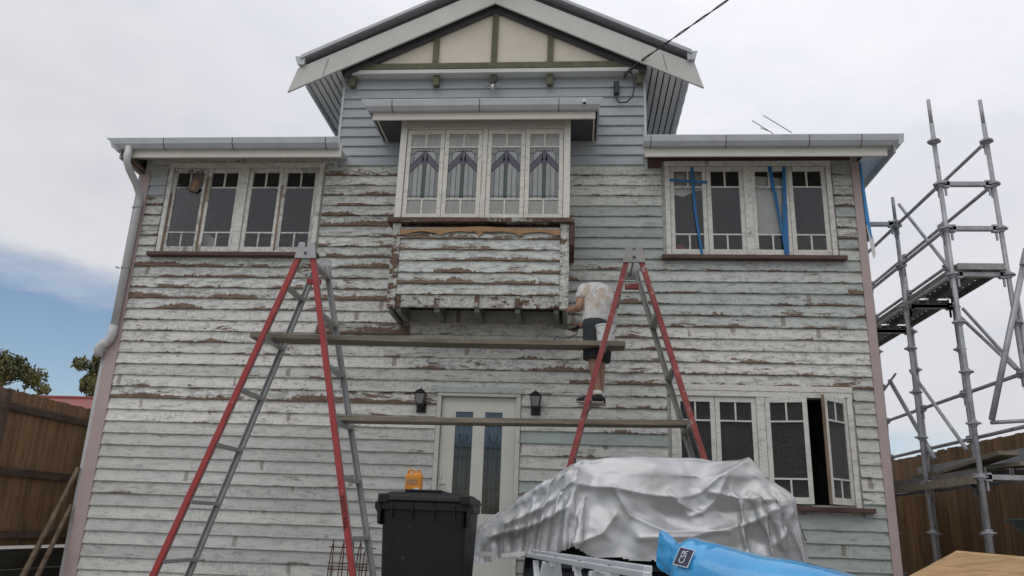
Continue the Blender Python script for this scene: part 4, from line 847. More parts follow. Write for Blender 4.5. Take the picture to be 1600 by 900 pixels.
MB().tube([(.05, -.565, 2.975), (.005, -.575, 2.955), (-.045, -.585, 2.94)], [.02, .019, .015], 8).build('handle', 'black_metal', o)
MB().prism([(-.04, 2.925), (-.04, 2.955), (-.13, 2.97), (-.135, 2.95)], (-.60, -.57)).build('blade', 'cable', o)
MB().tube([(.05, -.565, 2.975), (.02, -.60, 2.88), (-.05, -.62, 2.84), (-.12, -.62, 2.83), (-.20, -.60, 2.86), (-.22, -.55, 2.8)], .006, 6).build('lead', 'cable', o, smooth=True)

# ------------------------------------------------------------------ wheelie bin + orange bottle
o = empty('wheelie_bin', (-0.93, -3.35, 0), 'black wheelie bin beside the covered car', 'bin')
def rr(cx, cy, wx, wy, z, r=.05, n=4):
    pts = []
    for sx, sy, a0 in ((1, 1, 0), (-1, 1, 90), (-1, -1, 180), (1, -1, 270)):
        for k in range(n+1):
            a = R_(a0+90*k/n); pts.append((cx+sx*(wx-r)+r*math.cos(a), cy+sy*(wy-r)+r*math.sin(a), z))
    return pts
bxc, byc = -0.945, -3.36
MB().loft([rr(bxc, byc, .235, .27, .05), rr(bxc, byc, .255, .30, .45), rr(bxc, byc, .274, .335, .93), rr(bxc, byc, .276, .338, .985)]).build('bin_body', 'bin', o, smooth=False, bevel=.004)
MB().loft([rr(bxc, byc, .284, .346, .945), rr(bxc, byc, .29, .35, .948), rr(bxc, byc, .29, .35, .992), rr(bxc, byc, .282, .346, .996)]).build('bin_rim', 'bin', o, bevel=.003)
lid = MB().loft([rr(bxc, byc, .292, .357, .998), rr(bxc, byc, .295, .36, 1.01), rr(bxc, byc, .287, .352, 1.035, .06), rr(bxc, byc, .25, .30, 1.06, .08), rr(bxc, byc, .15, .2, 1.066, .08)]).build('lid', 'bin', o, bevel=.004)
for x in (-.20, -.07, .07, .20): MB().box(bxc+x-.004, bxc+x+.004, byc-.36, byc-.33, .90, .996).build('bin_rib', 'bin', o)
for s_ in (-1, 1):
    MB().prism([(bxc+s_*.275, .85), (bxc+s_*.295, .86), (bxc+s_*.30, .93), (bxc+s_*.318, .955), (bxc+s_*.318, .995), (bxc+s_*.275, .99)], (byc-.34, byc-.22)).build('comb_lug', 'bin', o, .004)
    BOX('lid_lug', 'bin', o, *sorted((bxc+s_*.23, bxc+s_*.296)), byc-.368, byc-.30, .985, 1.045, .008)
BOX('lid_ridge', 'bin', lid, bxc-.14, bxc+.10, byc-.30, byc+.2, 1.06, 1.078, .006)
MB().tube([(bxc-.22, byc+.37, 1.02), (bxc+.22, byc+.37, 1.02)], .017, 8).build('handle_bar', 'bin', o)
for s_ in (-1, 1): MB().tube([(bxc+s_*.25-.025, byc+.30, .10), (bxc+s_*.25+.025, byc+.30, .10)], .10, 20).build('wheel', 'tyre', o)
o = empty('orange_bottle', (-1.07, -3.45, 1.066), 'orange plastic bottle with moulded handle on the bin lid', 'bottle')
bz = 1.067; bc = (-1.075, -3.42)
MB().loft([rr(bc[0], bc[1], .054, .04, bz, .012), rr(bc[0], bc[1], .055, .041, bz+.10, .012), rr(bc[0], bc[1], .050, .037, bz+.118, .014), rr(bc[0]+.02, bc[1], .026, .025, bz+.128, .012)]).build('bottle_body', 'orange', o, smooth=False, bevel=.003)
MB().tube([(bc[0]-.04, bc[1], bz+.108), (bc[0]-.042, bc[1], bz+.138), (bc[0]-.03, bc[1], bz+.149), (bc[0]-.008, bc[1], bz+.147), (bc[0]+.004, bc[1], bz+.118)], .0085, 8).build('handle', 'orange', o, smooth=True)
MB().tube([(bc[0]+.028, bc[1], bz+.125), (bc[0]+.028, bc[1], bz+.147)], .014, 10).build('cap', 'orange', o)
BOX('label', 'paper', o, bc[0]+.012, bc[0]+.046, bc[1]-.0425, bc[1]-.0412, bz+.006, bz+.03)
MB().box(bc[0]-.04, bc[0]+.03, bc[1]-.0422, bc[1]-.0412, bz+.05, bz+.085).build('label', 'carve', o)

# ------------------------------------------------------------------ car under a silver cover
car = empty('covered_car', (0.45, -2.4, 0), 'small car under a crumpled silver cover in front of the house', 'car')
pl_ = []
def plane(n, p): n = np.array(n, float); n /= np.linalg.norm(n); pl_.append((n, float(n @ np.array(p))))
# convex body of the parked car that the cover lies on
plane((-.035, 0, 1), (.6, 0, 1.39)); plane((.10, 0, 1), (1.1, 0, 1.39)); plane((-.60, -.05, .86), (-.02, -2.9, 1.32)); plane((-1, -.25, .12), (-.74, -2.6, .66)); plane((1, -.05, .12), (1.62, -2.4, .75)); plane((.66, -.0, .75), (1.35, -2.4, 1.325))
plane((0, -1, .10), (0, -3.0, .75)); plane((-.50, -1, .06), (-.03, -3.0, .75)); plane((0, 1, .25), (0, -1.72, .75)); plane((0.0, -.75, .66), (0, -2.93, 1.295))
PN = np.array([p[0] for p in pl_]); PD = np.array([p[1] for p in pl_])
def drape(nx=106, ny=82, sp=0.0315, iters=140):
    """position based cloth: a slack sheet dropped over the car body"""
    gx, gy = np.meshgrid(np.arange(nx), np.arange(ny), indexing='ij'); q = 0.90
    X = np.stack([0.46+(gx-(nx-1)/2)*sp*q, -2.36+(gy-(ny-1)/2)*sp*q, np.full(gx.shape, 1.45)], -1)
    r = np.random.default_rng(11); ph = r.uniform(0, 6.28, 14); kx = r.normal(0, .33, 14); ky = r.normal(0, .33, 14)
    for a, b, c in zip(kx, ky, ph): X[..., 2] += .012*np.sin(gx*a+gy*b+c)
    X += r.normal(0, .002, X.shape); V = np.zeros_like(X); dt = 0.03; d2 = sp*math.sqrt(2)
    S_ = slice; sets = []
    for st in (0, 1):
        sets += [((S_(st, nx-1, 2), S_(None)), (S_(st+1, nx, 2), S_(None)), sp, 1., 0), ((S_(None), S_(st, ny-1, 2)), (S_(None), S_(st+1, ny, 2)), sp, 1., 0)]
        sets += [((S_(st, nx-1, 2), S_(0, -1)), (S_(st+1, nx, 2), S_(1, None)), d2, .45, 0), ((S_(st, nx-1, 2), S_(1, None)), (S_(st+1, nx, 2), S_(0, -1)), d2, .45, 0)]
    for k in (6, 18):
        for st in range(0, 2):
            ia = np.concatenate([np.arange(b0, min(b0+k, nx-k)) for b0 in range(st*k, nx-k, 2*k)]); ja = np.concatenate([np.arange(b0, min(b0+k, ny-k)) for b0 in range(st*k, ny-k, 2*k)])
            sets += [((ia, S_(None)), (ia+k, S_(None)), sp*k, 1., 1), ((S_(None), ja), (S_(None), ja+k), sp*k, 1., 1)]
    bend = [((S_(0, -2), S_(None)), (S_(2, None), S_(None)), 2*sp, .10, 0), ((S_(None), S_(0, -2)), (S_(None), S_(2, None)), 2*sp, .10, 0)]
    for it in range(iters):
        V[..., 2] -= 5.0*dt; V *= 0.96; Pn = X + V*dt
        for k in range(9):
            for (a, b, L, w_, ineq) in sets[::-1] + bend:
                A, B = Pn[a], Pn[b]; d = B-A; l = np.linalg.norm(d, axis=-1, keepdims=True)+1e-9; e = l-L
                if ineq: e = np.maximum(e, 0)
                c = d*(e/l*.5*w_)
                if w_ == .10: tmp = np.zeros_like(Pn); tmp[a] += c; tmp[b] -= c; Pn += tmp*.5
                else: Pn[a] = A+c; Pn[b] = B-c
            sd = Pn @ PN.T - PD; j = sd.argmax(-1); m = np.take_along_axis(sd, j[..., None], -1)[..., 0]; ins = m < 0.012
            Pn[ins] += PN[j[ins]]*(0.012-m[ins])[:, None]
        nv = (Pn-X)/dt; sd = Pn @ PN.T - PD; con_ = sd.max(-1) < 0.02; nv[con_] *= 0.6; V = np.clip(nv, -2.5, 2.5); X = Pn
    return X
Xc = drape()
def upsample(A, k):
    """Catmull-Rom refinement along axis 0"""
    n = A.shape[0]; t = np.linspace(0, n-1, (n-1)*k+1); i = np.minimum(t.astype(int), n-2); f = (t-i).reshape(-1, *([1]*(A.ndim-1)))
    g = lambda q: A[np.clip(i+q, 0, n-1)]; p0_, p1_, p2_, p3_ = g(-1), g(0), g(1), g(2)
    return .5*(2*p1_+(p2_-p0_)*f+(2*p0_-5*p1_+4*p2_-p3_)*f**2+(3*p1_-p0_-3*p2_+p3_)*f**3)
Xc = upsample(Xc, 3); Xc = np.swapaxes(upsample(np.swapaxes(Xc, 0, 1), 3), 0, 1); nx_, ny_ = Xc.shape[:2]; CS = .0315/3
gu = np.gradient(Xc, axis=0); gv = np.gradient(Xc, axis=1); Nc = np.cross(gu, gv); Nc /= np.linalg.norm(Nc, axis=-1, keepdims=True)+1e-9
CREASE = [[(0.03, 1.31), (0.01, 1.12), (-0.01, 0.73)], [(0.05, 1.18), (0.3, 1.16), (0.52, 1.12), (0.75, 1.1), (0.91, 1.15), (1.04, 1.26), (1.11, 1.29), (1.29, 1.39)], [(1.1, 1.27), (1.01, 1.09), (0.91, 1.01), (0.75, 1.06)], [(0.98, 1.15), (1.15, 1.12), (1.51, 1.1), (1.27, 0.96), (0.83, 0.84), (0.47, 0.82)],
          [(0.29, 1.16), (0.41, 0.97), (0.65, 0.87), (1.09, 0.89)], [(1.52, 1.11), (1.5, 0.95), (1.42, 0.82)], [(0.68, 1.14), (0.82, 0.98), (0.91, 1.01)], [(0.02, 0.77), (0.21, 0.84), (0.3, 0.97)], [(-0.48, 0.89), (-0.21, 1.02), (-0.01, 1.2)], [(-0.61, 0.79), (-0.29, 0.88), (-0.04, 1.02)]]
disp = np.zeros((nx_, ny_)); pts2 = Xc[..., [0, 2]]
for c in CREASE:
    best = np.full((nx_, ny_), 9.0)
    for a, b in zip(c, c[1:]):
        a, b = np.array(a), np.array(b); d = b-a; t = np.clip(((pts2-a) @ d)/(d @ d), 0, 1); best = np.minimum(best, np.linalg.norm(pts2-(a+t[..., None]*d), axis=-1))
    disp += np.where(Xc[..., 1] < -2.3, 0.030*np.exp(-best/.03) - .012*np.exp(-((best-.14)/.06)**2), 0)
UVc = np.stack(np.meshgrid(np.arange(nx_)*CS, np.arange(ny_)*CS, indexing='ij'), -1); rc = np.random.default_rng(4)
def crumple(sp, amp, ang, warp, seed):
    """piecewise flat facets with sharp creases (linear interpolation on a warped triangle lattice)"""
    r = np.random.default_rng(seed); H = r.uniform(-1, 1, (64, 64)); ph = r.uniform(0, 6.28, 6)
    u, v = UVc[..., 0], UVc[..., 1]; uw = u+warp*(np.sin(v*5.1+ph[0])+.6*np.sin(u*4.3+v*7.7+ph[1])); vw = v+warp*(np.sin(u*4.7+ph[2])+.6*np.sin(u*8.1-v*3.9+ph[3]))
    c, s_ = math.cos(ang), math.sin(ang); a, b = (uw*c-vw*s_)/sp+20, (uw*s_+vw*c)/sp*1.25+20
    i, j = np.floor(a).astype(int), np.floor(b).astype(int); f, g = a-i, b-j; h = lambda di, dj: H[(i+di) % 64, (j+dj) % 64]; par = (i*7+j*13) % 3 == 0
    t1 = np.where(f+g < 1, h(0, 0)+f*(h(1, 0)-h(0, 0))+g*(h(0, 1)-h(0, 0)), h(1, 1)+(1-f)*(h(0, 1)-h(1, 1))+(1-g)*(h(1, 0)-h(1, 1)))
    t2 = np.where(f > g, h(0, 0)+f*(h(1, 0)-h(0, 0))+g*(h(1, 1)-h(1, 0)), h(0, 0)+g*(h(0, 1)-h(0, 0))+f*(h(1, 1)-h(0, 1)))
    return amp*np.where(par, t1, t2)
cr_ = crumple(.42, .034, .6, .03, 1) + crumple(.21, .010, 1.1, .015, 2) + crumple(.085, .0022, .3, .008, 3)
disp += cr_*np.where(np.abs(Nc[..., 2]) > .8, .35, 1.0)
if Nc[nx_//2, ny_//2, 2] < 0: Nc = -Nc
Xc = Xc + Nc*disp[..., None]
HEM = lambda x, y: float(np.interp(x, (-.9, -.5, -.1, 0.0, .12, .45, .8, 1.2, 1.7), (.60, .63, .70, .74, .70, .66, .645, .66, .60)))+.012*math.sin(x*9+y*3)+.008*math.sin(x*23+1)
mb = MB(); mb.add(Xc.reshape(-1, 3).tolist(), [(i*ny_+j, (i+1)*ny_+j, (i+1)*ny_+j+1, i*ny_+j+1) for i in range(nx_-1) for j in range(ny_-1) if Xc[i, j, 2] > HEM(Xc[i, j, 0], Xc[i, j, 1])])
cv = mb.build('cover', 'cover', car, smooth=True)
MB().loft([rr(.55, -2.38, .85, .48, .22, .2), rr(.55, -2.38, .92, .50, .5, .2), rr(.55, -2.38, .9, .48, .66, .2), rr(.66, -2.38, .6, .4, 1.0, .2), rr(.68, -2.38, .5, .33, 1.15, .2)]).build('car_body', 'car', car, smooth=True)
BOX('bumper', 'car', car, -.25, 1.35, -2.93, -2.86, .34, .60, .03)
for x, y in ((-.15, -2.86), (1.15, -2.86), (-.15, -1.95), (1.15, -1.95)):
    w_ = MB().tube([(x, y-.09, .29), (x, y+.09, .29)], .29, 24).build('wheel', 'tyre', car); MB().tube([(x, y-.095, .29), (x, y-.088, .29)], .18, 16).build('rim', 'alu', w_)
BOX('number_plate', 'white', car, -.70, -.56, -2.86, -2.85, .66, .69); MB().prism([(-.50, .655), (-.34, .675), (-.33, .705), (-.50, .685)], (-2.98, -2.97)).build('bumper_trim', 'white', car)

# ------------------------------------------------------------------ foreground: aluminium trestle, wrapped roll, timber bench
tr = empty('folding_trestle', (0.05, -5.1, 0), 'pale aluminium folding trestle in front of the covered car', 'trestle')
d_ = Vector((0.50, -1.80, 0)).normalized(); sd = Vector((d_.y, -d_.x, 0))*-1
p0 = Vector((-0.205, -4.22, 0.735))
if sd.x > 0: sd = -sd
offs = (Vector((0, 0, 0)), -sd*-0.0 + Vector((-.02, -.19, -.012)))
for i, of in enumerate(offs):
    a = p0+of; b = a+d_*1.75
    MB().bar(a, b, .032, .022).build('rail', 'alu_light', tr, .003); MB().bar(a-d_*.03, a+d_*.012, .034, .024).build('end_cap', 'cable' if False else 'alu', tr)
    for t in (.12, .55, .95, 1.35): MB().bar(a+d_*t+Vector((0, 0, .012)), a+d_*(t+.012)+Vector((0, 0, .012)), .012, .004).build('rivet', 'dark_trim', tr)
for t in (.50, .9, 1.4): MB().bar(p0+d_*t+Vector((0, 0, -.025)), p0+offs[1]+d_*t+Vector((0, 0, -.02)), .03, .025).build('spreader', 'alu_light', tr)
for t, q in ((.42, -1), (1.2, 1)):
    for of in offs:
        a = p0+of+d_*t; a.z -= .02; b = a + d_*(.10*q) ; b = Vector((b.x-(.12 if of is offs[1] else -.12), b.y, gz(b.y)+.005)); MB().bar(a, b, .06, .03, d_).build('leg', 'alu_light', tr, .003)
    MB().bar(p0+offs[1]+d_*(t-.28*1)+Vector((0, 0, -.025)), p0+offs[1]+d_*(t+.08)+Vector((-.05, 0, -.30)), .028, .014).build('brace', 'alu_light', tr)
# wrapped roll, resting on the trestle and the bench frame
bag = empty('wrapped_roll', (0.8, -5.3, .5), 'bright blue plastic wrapped insulation roll with navy label', 'insulation roll')
A_ = Vector((0.47, -5.16, .655)); B_ = Vector((1.62, -5.95, .435)); ax_ = (B_-A_).normalized(); u_ = Vector((0, 0, 1)); sx_ = ax_.cross(u_).normalized(); u_ = sx_.cross(ax_).normalized()
random.seed(5); rings = []; nR = 44; Ln = (B_-A_).length
for i in range(nR+1):
    t = i/nR; s_ = -.13+(Ln+.13)*t**1.35
    if s_ < .07:
        kk = np.interp(s_, (-.13, -.10, -.04, -.005, .03, .07), (0, 1, 2, 3, 4, 5)); rx = float(np.interp(kk, range(6), (.008, .014, .03, .085, .16, .19))); rz = float(np.interp(kk, range(6), (.085, .09, .072, .115, .17, .19))); tw = .25*max(0, (.05-s_)/.17)
    elif t > .94: k = (1-t)/.06; rx, rz = .19*(.75+.25*k), .19*(.4+.6*k**.6); tw = 0
    else: rx = rz = .19; tw = 0
    c = A_+ax_*s_+u_*(float(np.interp(s_, (-.13, -.04, .07), (.125, .085, 0))))
    ring = []
    for j in range(36):
        a = 2*math.pi*j/36; nz = mnoise.noise(Vector((s_*7, math.cos(a)*1.6, math.sin(a)*1.6)))*.010 + (mnoise.noise(Vector((s_*24, math.cos(a)*5, math.sin(a)*5)))*.016 if s_ < .16 else mnoise.noise(Vector((s_*30, a*1.5, 3)))*.0028)
        q = abs(math.cos(a))**.85*math.copysign(1, math.cos(a)), abs(math.sin(a))**.85*math.copysign(1, math.sin(a))
        ring.append(c + sx_*((rx+nz)*q[0]) + u_*((rz+nz)*q[1]+tw*.03*math.sin(3*a)))
    rings.append(ring)
MB().loft(rings).build('wrap', 'bag', bag, smooth=True, sub=1)
# printed label on the camera side of the roll
nrm = (Vector((0.0, -8.8, .85))-(A_+ax_*.16)); nrm = (nrm-ax_*nrm.dot(ax_)).normalized(); up_ = ax_.cross(nrm).normalized()
if up_.z < 0: up_ = -up_
th = R_(28); ln_ = (nrm*math.cos(th)+up_*math.sin(th)).normalized(); lu = ax_.cross(ln_).normalized(); lu = lu if lu.z > 0 else -lu
lc = A_+ax_*.085+ln_*.211
MB().bar(lc-ax_*.034, lc+ax_*.034, .086, .003, ln_).build('label', 'print', bag); MB().bar(lc-ax_*.030+ln_*.002, lc+ax_*.030+ln_*.002, .078, .003, ln_).build('label', 'navy', bag)
tx, ty = lu, -ax_
Mt = Matrix((( tx.x, ty.x, ln_.x, 0), (tx.y, ty.y, ln_.y, 0), (tx.z, ty.z, ln_.z, 0), (0, 0, 0, 1))); Mt.translation = lc+ln_*.0045
text_mesh('CSR', .036, 'lettering', 'print', bag, Mt, .0006)
# timber bench at lower right
bn = empty('timber_bench', (2.3, -5.3, 0), 'bench of golden timber boards in the lower right corner', 'bench'); 
bd = Vector((.68, -.73, -.05)).normalized(); bs = Vector((-.35, -1, 0)).normalized()
o0 = Vector((1.885, -4.60, .812)); bs = Vector((-.73, -.68, -.22)).normalized()
for i in range(4):
    w_ = .05 if i == 0 else .245; st_ = (0 if i == 0 else .055+(i-1)*.25)
    a = o0+bs*(st_+w_/2); MB().bar(a, a+bd*1.5, w_, .028, bd.cross(bs)).build('board', 'ply', bn, .003)
for t in (.2, 1.3):
    for s_ in (.06, .7):
        p = o0+bd*t+bs*s_; BOX('leg', 'plank', bn, p.x-.035, p.x+.035, p.y-.035, p.y+.035, gz(p.y), p.z-.035)
    MB().bar(o0+bd*t+bs*.02+Vector((0, 0, -.045)), o0+bd*t+bs*.78+Vector((0, 0, -.045)), .04, .055).build('bearer', 'plank', bn)
# green wheelbarrow at the right edge
wb = empty('wheelbarrow', (3.15, -3.2, 0), 'dark green wheelbarrow tray cut off by the right edge', 'wheelbarrow')
wx, wy, wz = 3.40, -3.3, 1.02
def wring(kx, ky, z): return [(wx+math.cos(a)*kx, wy+math.sin(a)*ky, z) for a in np.linspace(0, 2*math.pi, 29)[:-1]]
MB().loft([wring(.20, .14, wz-.22), wring(.38, .26, wz-.16), wring(.52, .36, wz-.05), wring(.56, .39, wz), wring(.58, .41, wz+.004), wring(.58, .41, wz-.012), wring(.55, .385, wz-.008), wring(.50, .34, wz-.06), wring(.18, .12, wz-.205)]).build('tray', 'green_tray', wb, smooth=True)
MB().tube([(wx-.02, wy-.28, wz-.23), (wx+.55, wy-.3, wz-.24), (wx+.95, wy-.33, wz-.12)], .018, 8).tube([(wx-.02, wy+.28, wz-.23), (wx+.55, wy+.3, wz-.24), (wx+.95, wy+.33, wz-.12)], .018, 8).build('handle', 'alu', wb)
MB().tube([(wx+.15, wy-.26, wz-.23), (wx+.3, wy-.26, .02), (wx+.35, wy+.26, .02), (wx+.15, wy+.26, wz-.23)], .016, 8).build('stand', 'galv', wb)
MB().tube([(wx-.1, wy-.05, .2), (wx-.1, wy+.05, .2)], .2, 20).build('wheel', 'tyre', wb); MB().bar((wx-.1, wy-.07, .2), (wx, wy-.2, wz-.23), .03, .03).bar((wx-.1, wy+.07, .2), (wx, wy+.2, wz-.23), .03, .03).build('fork', 'galv', wb)
# wire rack behind the left ladder
wr_ = empty('wire_rack', (-2.3, -.3, 0), 'rusty red wire rack standing by the wall behind the left ladder', 'wire rack')
for i, x in enumerate((-2.50, -2.39, -2.29, -2.21, -2.14)):
    MB().tube([(x-.06, -.28, .0), (x-.05, -.28, .35), (x-.03, -.3, .56), (x, -.34, .665), (x+.02, -.42, .68), (x+.045, -.48, .62), (x+.05, -.5, 0.0)], .006, 6).build('wire_arch', 'rust', wr_, smooth=True)
for z in (.61, .45, .39): MB().tube([(-2.56, -.285, z), (-2.06, -.285, z)], .006, 6).build('cross_wire', 'rust', wr_)

# ------------------------------------------------------------------ scaffold
sc = empty('scaffold_tower', (4.17, .4, 0), 'grey steel scaffold tower with walkway beside the right corner', 'scaffold')
def standard(x, y, zt, z0=0.0, spigot=True):
    s = MB().tube([(x, y, z0), (x, y, zt-.30)], .0245, 12).build('standard', 'galv', sc, smooth=True)
    if spigot: MB().tube([(x, y, zt-.30), (x, y, zt)], .020, 10).build('spigot', 'galv', s, smooth=True)
    z = 0.46
    while z < zt-.35:
        MB().prism([(x-.068, y-.018), (x-.018, y-.068), (x+.018, y-.068), (x+.068, y-.018), (x+.068, y+.018), (x+.018, y+.068), (x-.018, y+.068), (x-.068, y+.018)], (z-.008, z+.008), 'z').tube([(x, y, z-.03), (x, y, z+.03)], .036, 10).build('coupler', 'galv', s)
        z += .5115
    MB().box(x-.08, x+.08, y-.08, y+.08, z0, z0+.012).build('base_plate', 'galv', s)
def ledger(y0, y1, x, z): 
    l = MB().tube([(x, y0+.03, z), (x, y1-.03, z)], .0205, 10).build('ledger', 'galv', sc, smooth=True)
    for y, q in ((y0, 1), (y1, -1)): MB().box(x-.025, x+.025, *sorted((y+q*.025, y+q*.09)), z-.04, z+.04).box(x-.008, x+.008, *sorted((y+q*.04, y+q*.06)), z-.13, z-.04).build('wedge', 'galv', l)
def transom(x0, x1, y, z):
    l = MB().bar((x0+.03, y, z), (x1-.03, y, z), .05, .05).build('transom', 'galv', sc, .004)
    for x, q in ((x0, 1), (x1, -1)): MB().box(*sorted((x+q*.025, x+q*.09)), y-.025, y+.025, z-.04, z+.04).box(*sorted((x+q*.04, x+q*.06)), y-.008, y+.008, z-.13, z-.04).build('wedge', 'galv', l)
C_ = lambda k: .46+.5115*k
SX0, SX1 = 3.905, 4.455
for x, y, z in ((SX0, -.8, 5.58), (SX1, -.8, 5.57), (SX0, .4, 4.93), (SX1, .4, 4.6), (SX0, 1.6, 4.9), (SX1, 1.6, 4.6), (SX0, 2.8, 4.9), (SX1, 2.8, 4.6)): standard(x, y, z)
for y0, y1 in ((-.8, .4), (.4, 1.6), (1.6, 2.8)):
    for k in (8, 7, 6): ledger(y0, y1, SX0, C_(k))
    for k in ((9, 8, 4, 3) if y0 < 0 else (8, 7, 4, 3)): ledger(y0, y1, SX1, C_(k))
    ledger(y0, y1, SX0, C_(2)); ledger(y0, y1, SX1, C_(2))
for k in (8, 7): transom(SX0, SX1, -.8, C_(k))
for y in (.4, 1.6, 2.8):
    for k in (6, 2): transom(SX0, SX1, y, C_(k))
transom(SX0, SX1, -.8, C_(2)); transom(3.45, SX0, .4, C_(8)+.02)
# walkway: two perforated steel planks per bay
def steel_plank(x0, x1, y0, y1, z, name='steel_plank', holes=True):
    mb = MB(); nh = 18; hw = .006
    mb.box(x0, x0+.012, y0, y1, z-.055, z+.012).box(x1-.012, x1, y0, y1, z-.055, z+.012)
    w_ = x1-x0-.024; cols = 2
    xs_ = [x0+.012]
    for c in range(cols): xc = x0+.012+w_*(c+.5)/cols; xs_ += [xc-hw, xc+hw]
    xs_.append(x1-.012); ys_ = [y0]
    for r in range(nh): yc = y0+(y1-y0)*(r+.5)/nh; ys_ += [yc-hw, yc+hw]
    ys_.append(y1)
    for i in range(len(xs_)-1):
        for j in range(len(ys_)-1):
            if holes and i % 2 == 1 and j % 2 == 1 and ((j//2)+(i//2)) % 2 == 0: continue
            mb.add([(xs_[i], ys_[j], z), (xs_[i+1], ys_[j], z), (xs_[i+1], ys_[j+1], z), (xs_[i], ys_[j+1], z)], [(0, 1, 2, 3)])
    return mb.build(name, 'galv_dark', sc)
for y0, y1 in ((-.83, .37), (.43, 1.57), (1.63, 2.77)):
    for i in range(2): steel_plank(SX0+.03+i*.25, SX0+.03+i*.25+.24, y0, y1, 3.62)
BOX('toe_board', 'alu_dirty', sc, SX0+.03, SX1-.04, -.866, -.845, 3.565, 3.635, .003)
for y in (-.8, .4, 1.6, 2.8): transom(SX0, SX1, y, 3.53)
def brace(a, b, r=.019): MB().tube([a, b], r, 10).build('brace', 'galv', sc, smooth=True)
brace((SX0+.05, .36, 4.82), (SX0+.05, -.72, 3.56)); brace((SX1+.05, .30, 3.48), (SX1+.05, -.78, 2.42)); brace((SX1-.06, .26, 3.42), (SX1-.06, -.78, 2.55))
brace((SX0+.06, 1.25, 2.80), (SX0+.06, .27, 1.75), .026); brace((SX0-.05, .36, 2.75), (SX0-.05, -.7, 1.75)); brace((SX0-.02, 1.45, 2.62), (SX0+.06, 1.05, 2.85), .014)
brace((4.62, -.86, 3.72), (4.03, -.90, 2.02), .029)
MB().bar((4.58, -.88, 3.60), (4.66, -.86, 3.80), .06, .075).build('clamp', 'galv', sc, .006); MB().tube([(4.50, -.80, 3.3), (4.52, -.84, .1)], .025, 10).build('standard', 'galv', sc, smooth=True)
brace((4.05, -.84, 2.0), (4.62, -.80, 2.05), .02)
# loading bay lower down
for i in range(2): steel_plank(SX0+.03+i*.25, SX0+.03+i*.25+.24, -.83, 2.77, 1.56)
BOX('toe_board', 'galv', sc, SX1+.03, SX1+.06, -.9, 2.0, 1.58, 1.80); BOX('toe_board', 'plank', sc, SX0-.06, SX0-.03, -.78, 2.7, 1.42, 1.50)
MB().bar((SX0+.2, .4, 1.60), (SX0+.3, -.78, 1.72), .20, .04).build('timber_offcut', 'plank', sc, .004); MB().bar((SX0+.12, .9, 1.60), (SX0+.42, -.85, 1.615), .15, .045).build('timber_offcut', 'plank', sc, .004)
brace((4.52, -.70, 1.5), (4.30, -.95, .05), .024)

# ------------------------------------------------------------------ fences
def paling_fence(name_label, x, y0, y1, z0, z1, face, rails=True, group='timber side fences'):
    o = empty('timber_fence', (x, (y0+y1)/2, 0), name_label, 'fence', group)
    y = y0; base = None
    while y < y1:
        w_ = .098; z_t = z1+rnd(-.012, .008); xx = x+rnd(-.003, .003)
        if base is None: base = MB().box(-.008, .008, 0, w_, 0, 1).build('paling', 'paling', o, origin=(0, 0, 0)); p = base
        else: p = base.copy(); COL.objects.link(p); WL[p.name] = Vector()
        p.location = Vector((xx, y, z0))-WL[o.name]; p.scale = (1, 1, z_t-z0); p.rotation_euler = (rnd(-.004, .004), 0, rnd(-.03, .03)); y += .1015
    if rails:
        for z in (z1-.24, z1-.95, z0+.08): BOX('rail', 'rail', o, *sorted((x+face*.010, x+face*.048)), y0, y1, z, z+.088, .003)
        yy = y0+.35
        while yy < y1: BOX('post', 'rail', o, *sorted((x+face*.050, x+face*.14)), yy-.05, yy+.05, 0, z1-.04, .004); yy += 2.4
    return o
random.seed(9)
fl_ = paling_fence('brown timber paling fence left of the house with visible rails', -6.4, -0.95, 5.2, .48, 2.19, 1)
sw = empty('retaining_wall', (-6.33, 2, 0), 'dark sleeper retaining wall under the left fence', 'retaining wall')
for i in range(2): BOX('sleeper', 'sleeper', sw, -6.37, -6.29, -1.5, 5.2, .005+i*.225, .222+i*.225, .006)
paling_fence('brown timber paling fence behind the scaffold', 5.2, -1.6, 7.6, .05, 2.13, -1, rails=False)
cf = empty('cross_fence', (4.4, 3.3, 0), 'dark timber fence panel between house and right boundary', 'fence', 'timber side fences')
xx = 3.40; b0 = None
while xx < 5.18:
    if b0 is None: b0 = MB().box(0, .098, -.008, .008, 0, 1).build('paling', 'paling', cf, origin=(0, 0, 0)); p = b0
    else: p = b0.copy(); COL.objects.link(p); WL[p.name] = Vector()
    p.location = Vector((xx, 3.4+rnd(-.003, .003), .05))-WL[cf.name]; p.scale = (1, 1, 1.46+rnd(-.01, .01)); xx += .101
BOX('rail', 'rail', cf, 3.4, 5.18, 3.41, 3.45, 1.2, 1.29)
# bamboo poles
for (x0, y0, x1, y1, zt, r, lab) in ((-5.86, -.42, -5.665, -.02, 1.36, .034, 'thick brown bamboo pole leaning on the left corner of the house'), (-5.72, -.38, -5.64, -.06, .95, .030, 'shorter bamboo pole leaning close to the house corner')):
    mb = MB(); n = 7; a, b = Vector((x0, y0, .0)), Vector((x1, y1, zt)); pth = []; rs = []
    for i in range(n):
        for t, k in ((0, 1.0), (.04, 1.13), (.08, 1.0)):
            pth.append(a.lerp(b, min(1, (i+t)/n))); rs.append(r*k*(1-.25*i/n))
    pth.append(b); rs.append(r*.7); tag(mb.tube(pth, rs, 10).build('bamboo_pole', 'bamboo', smooth=True), lab, 'bamboo pole', 'bamboo poles by the corner')

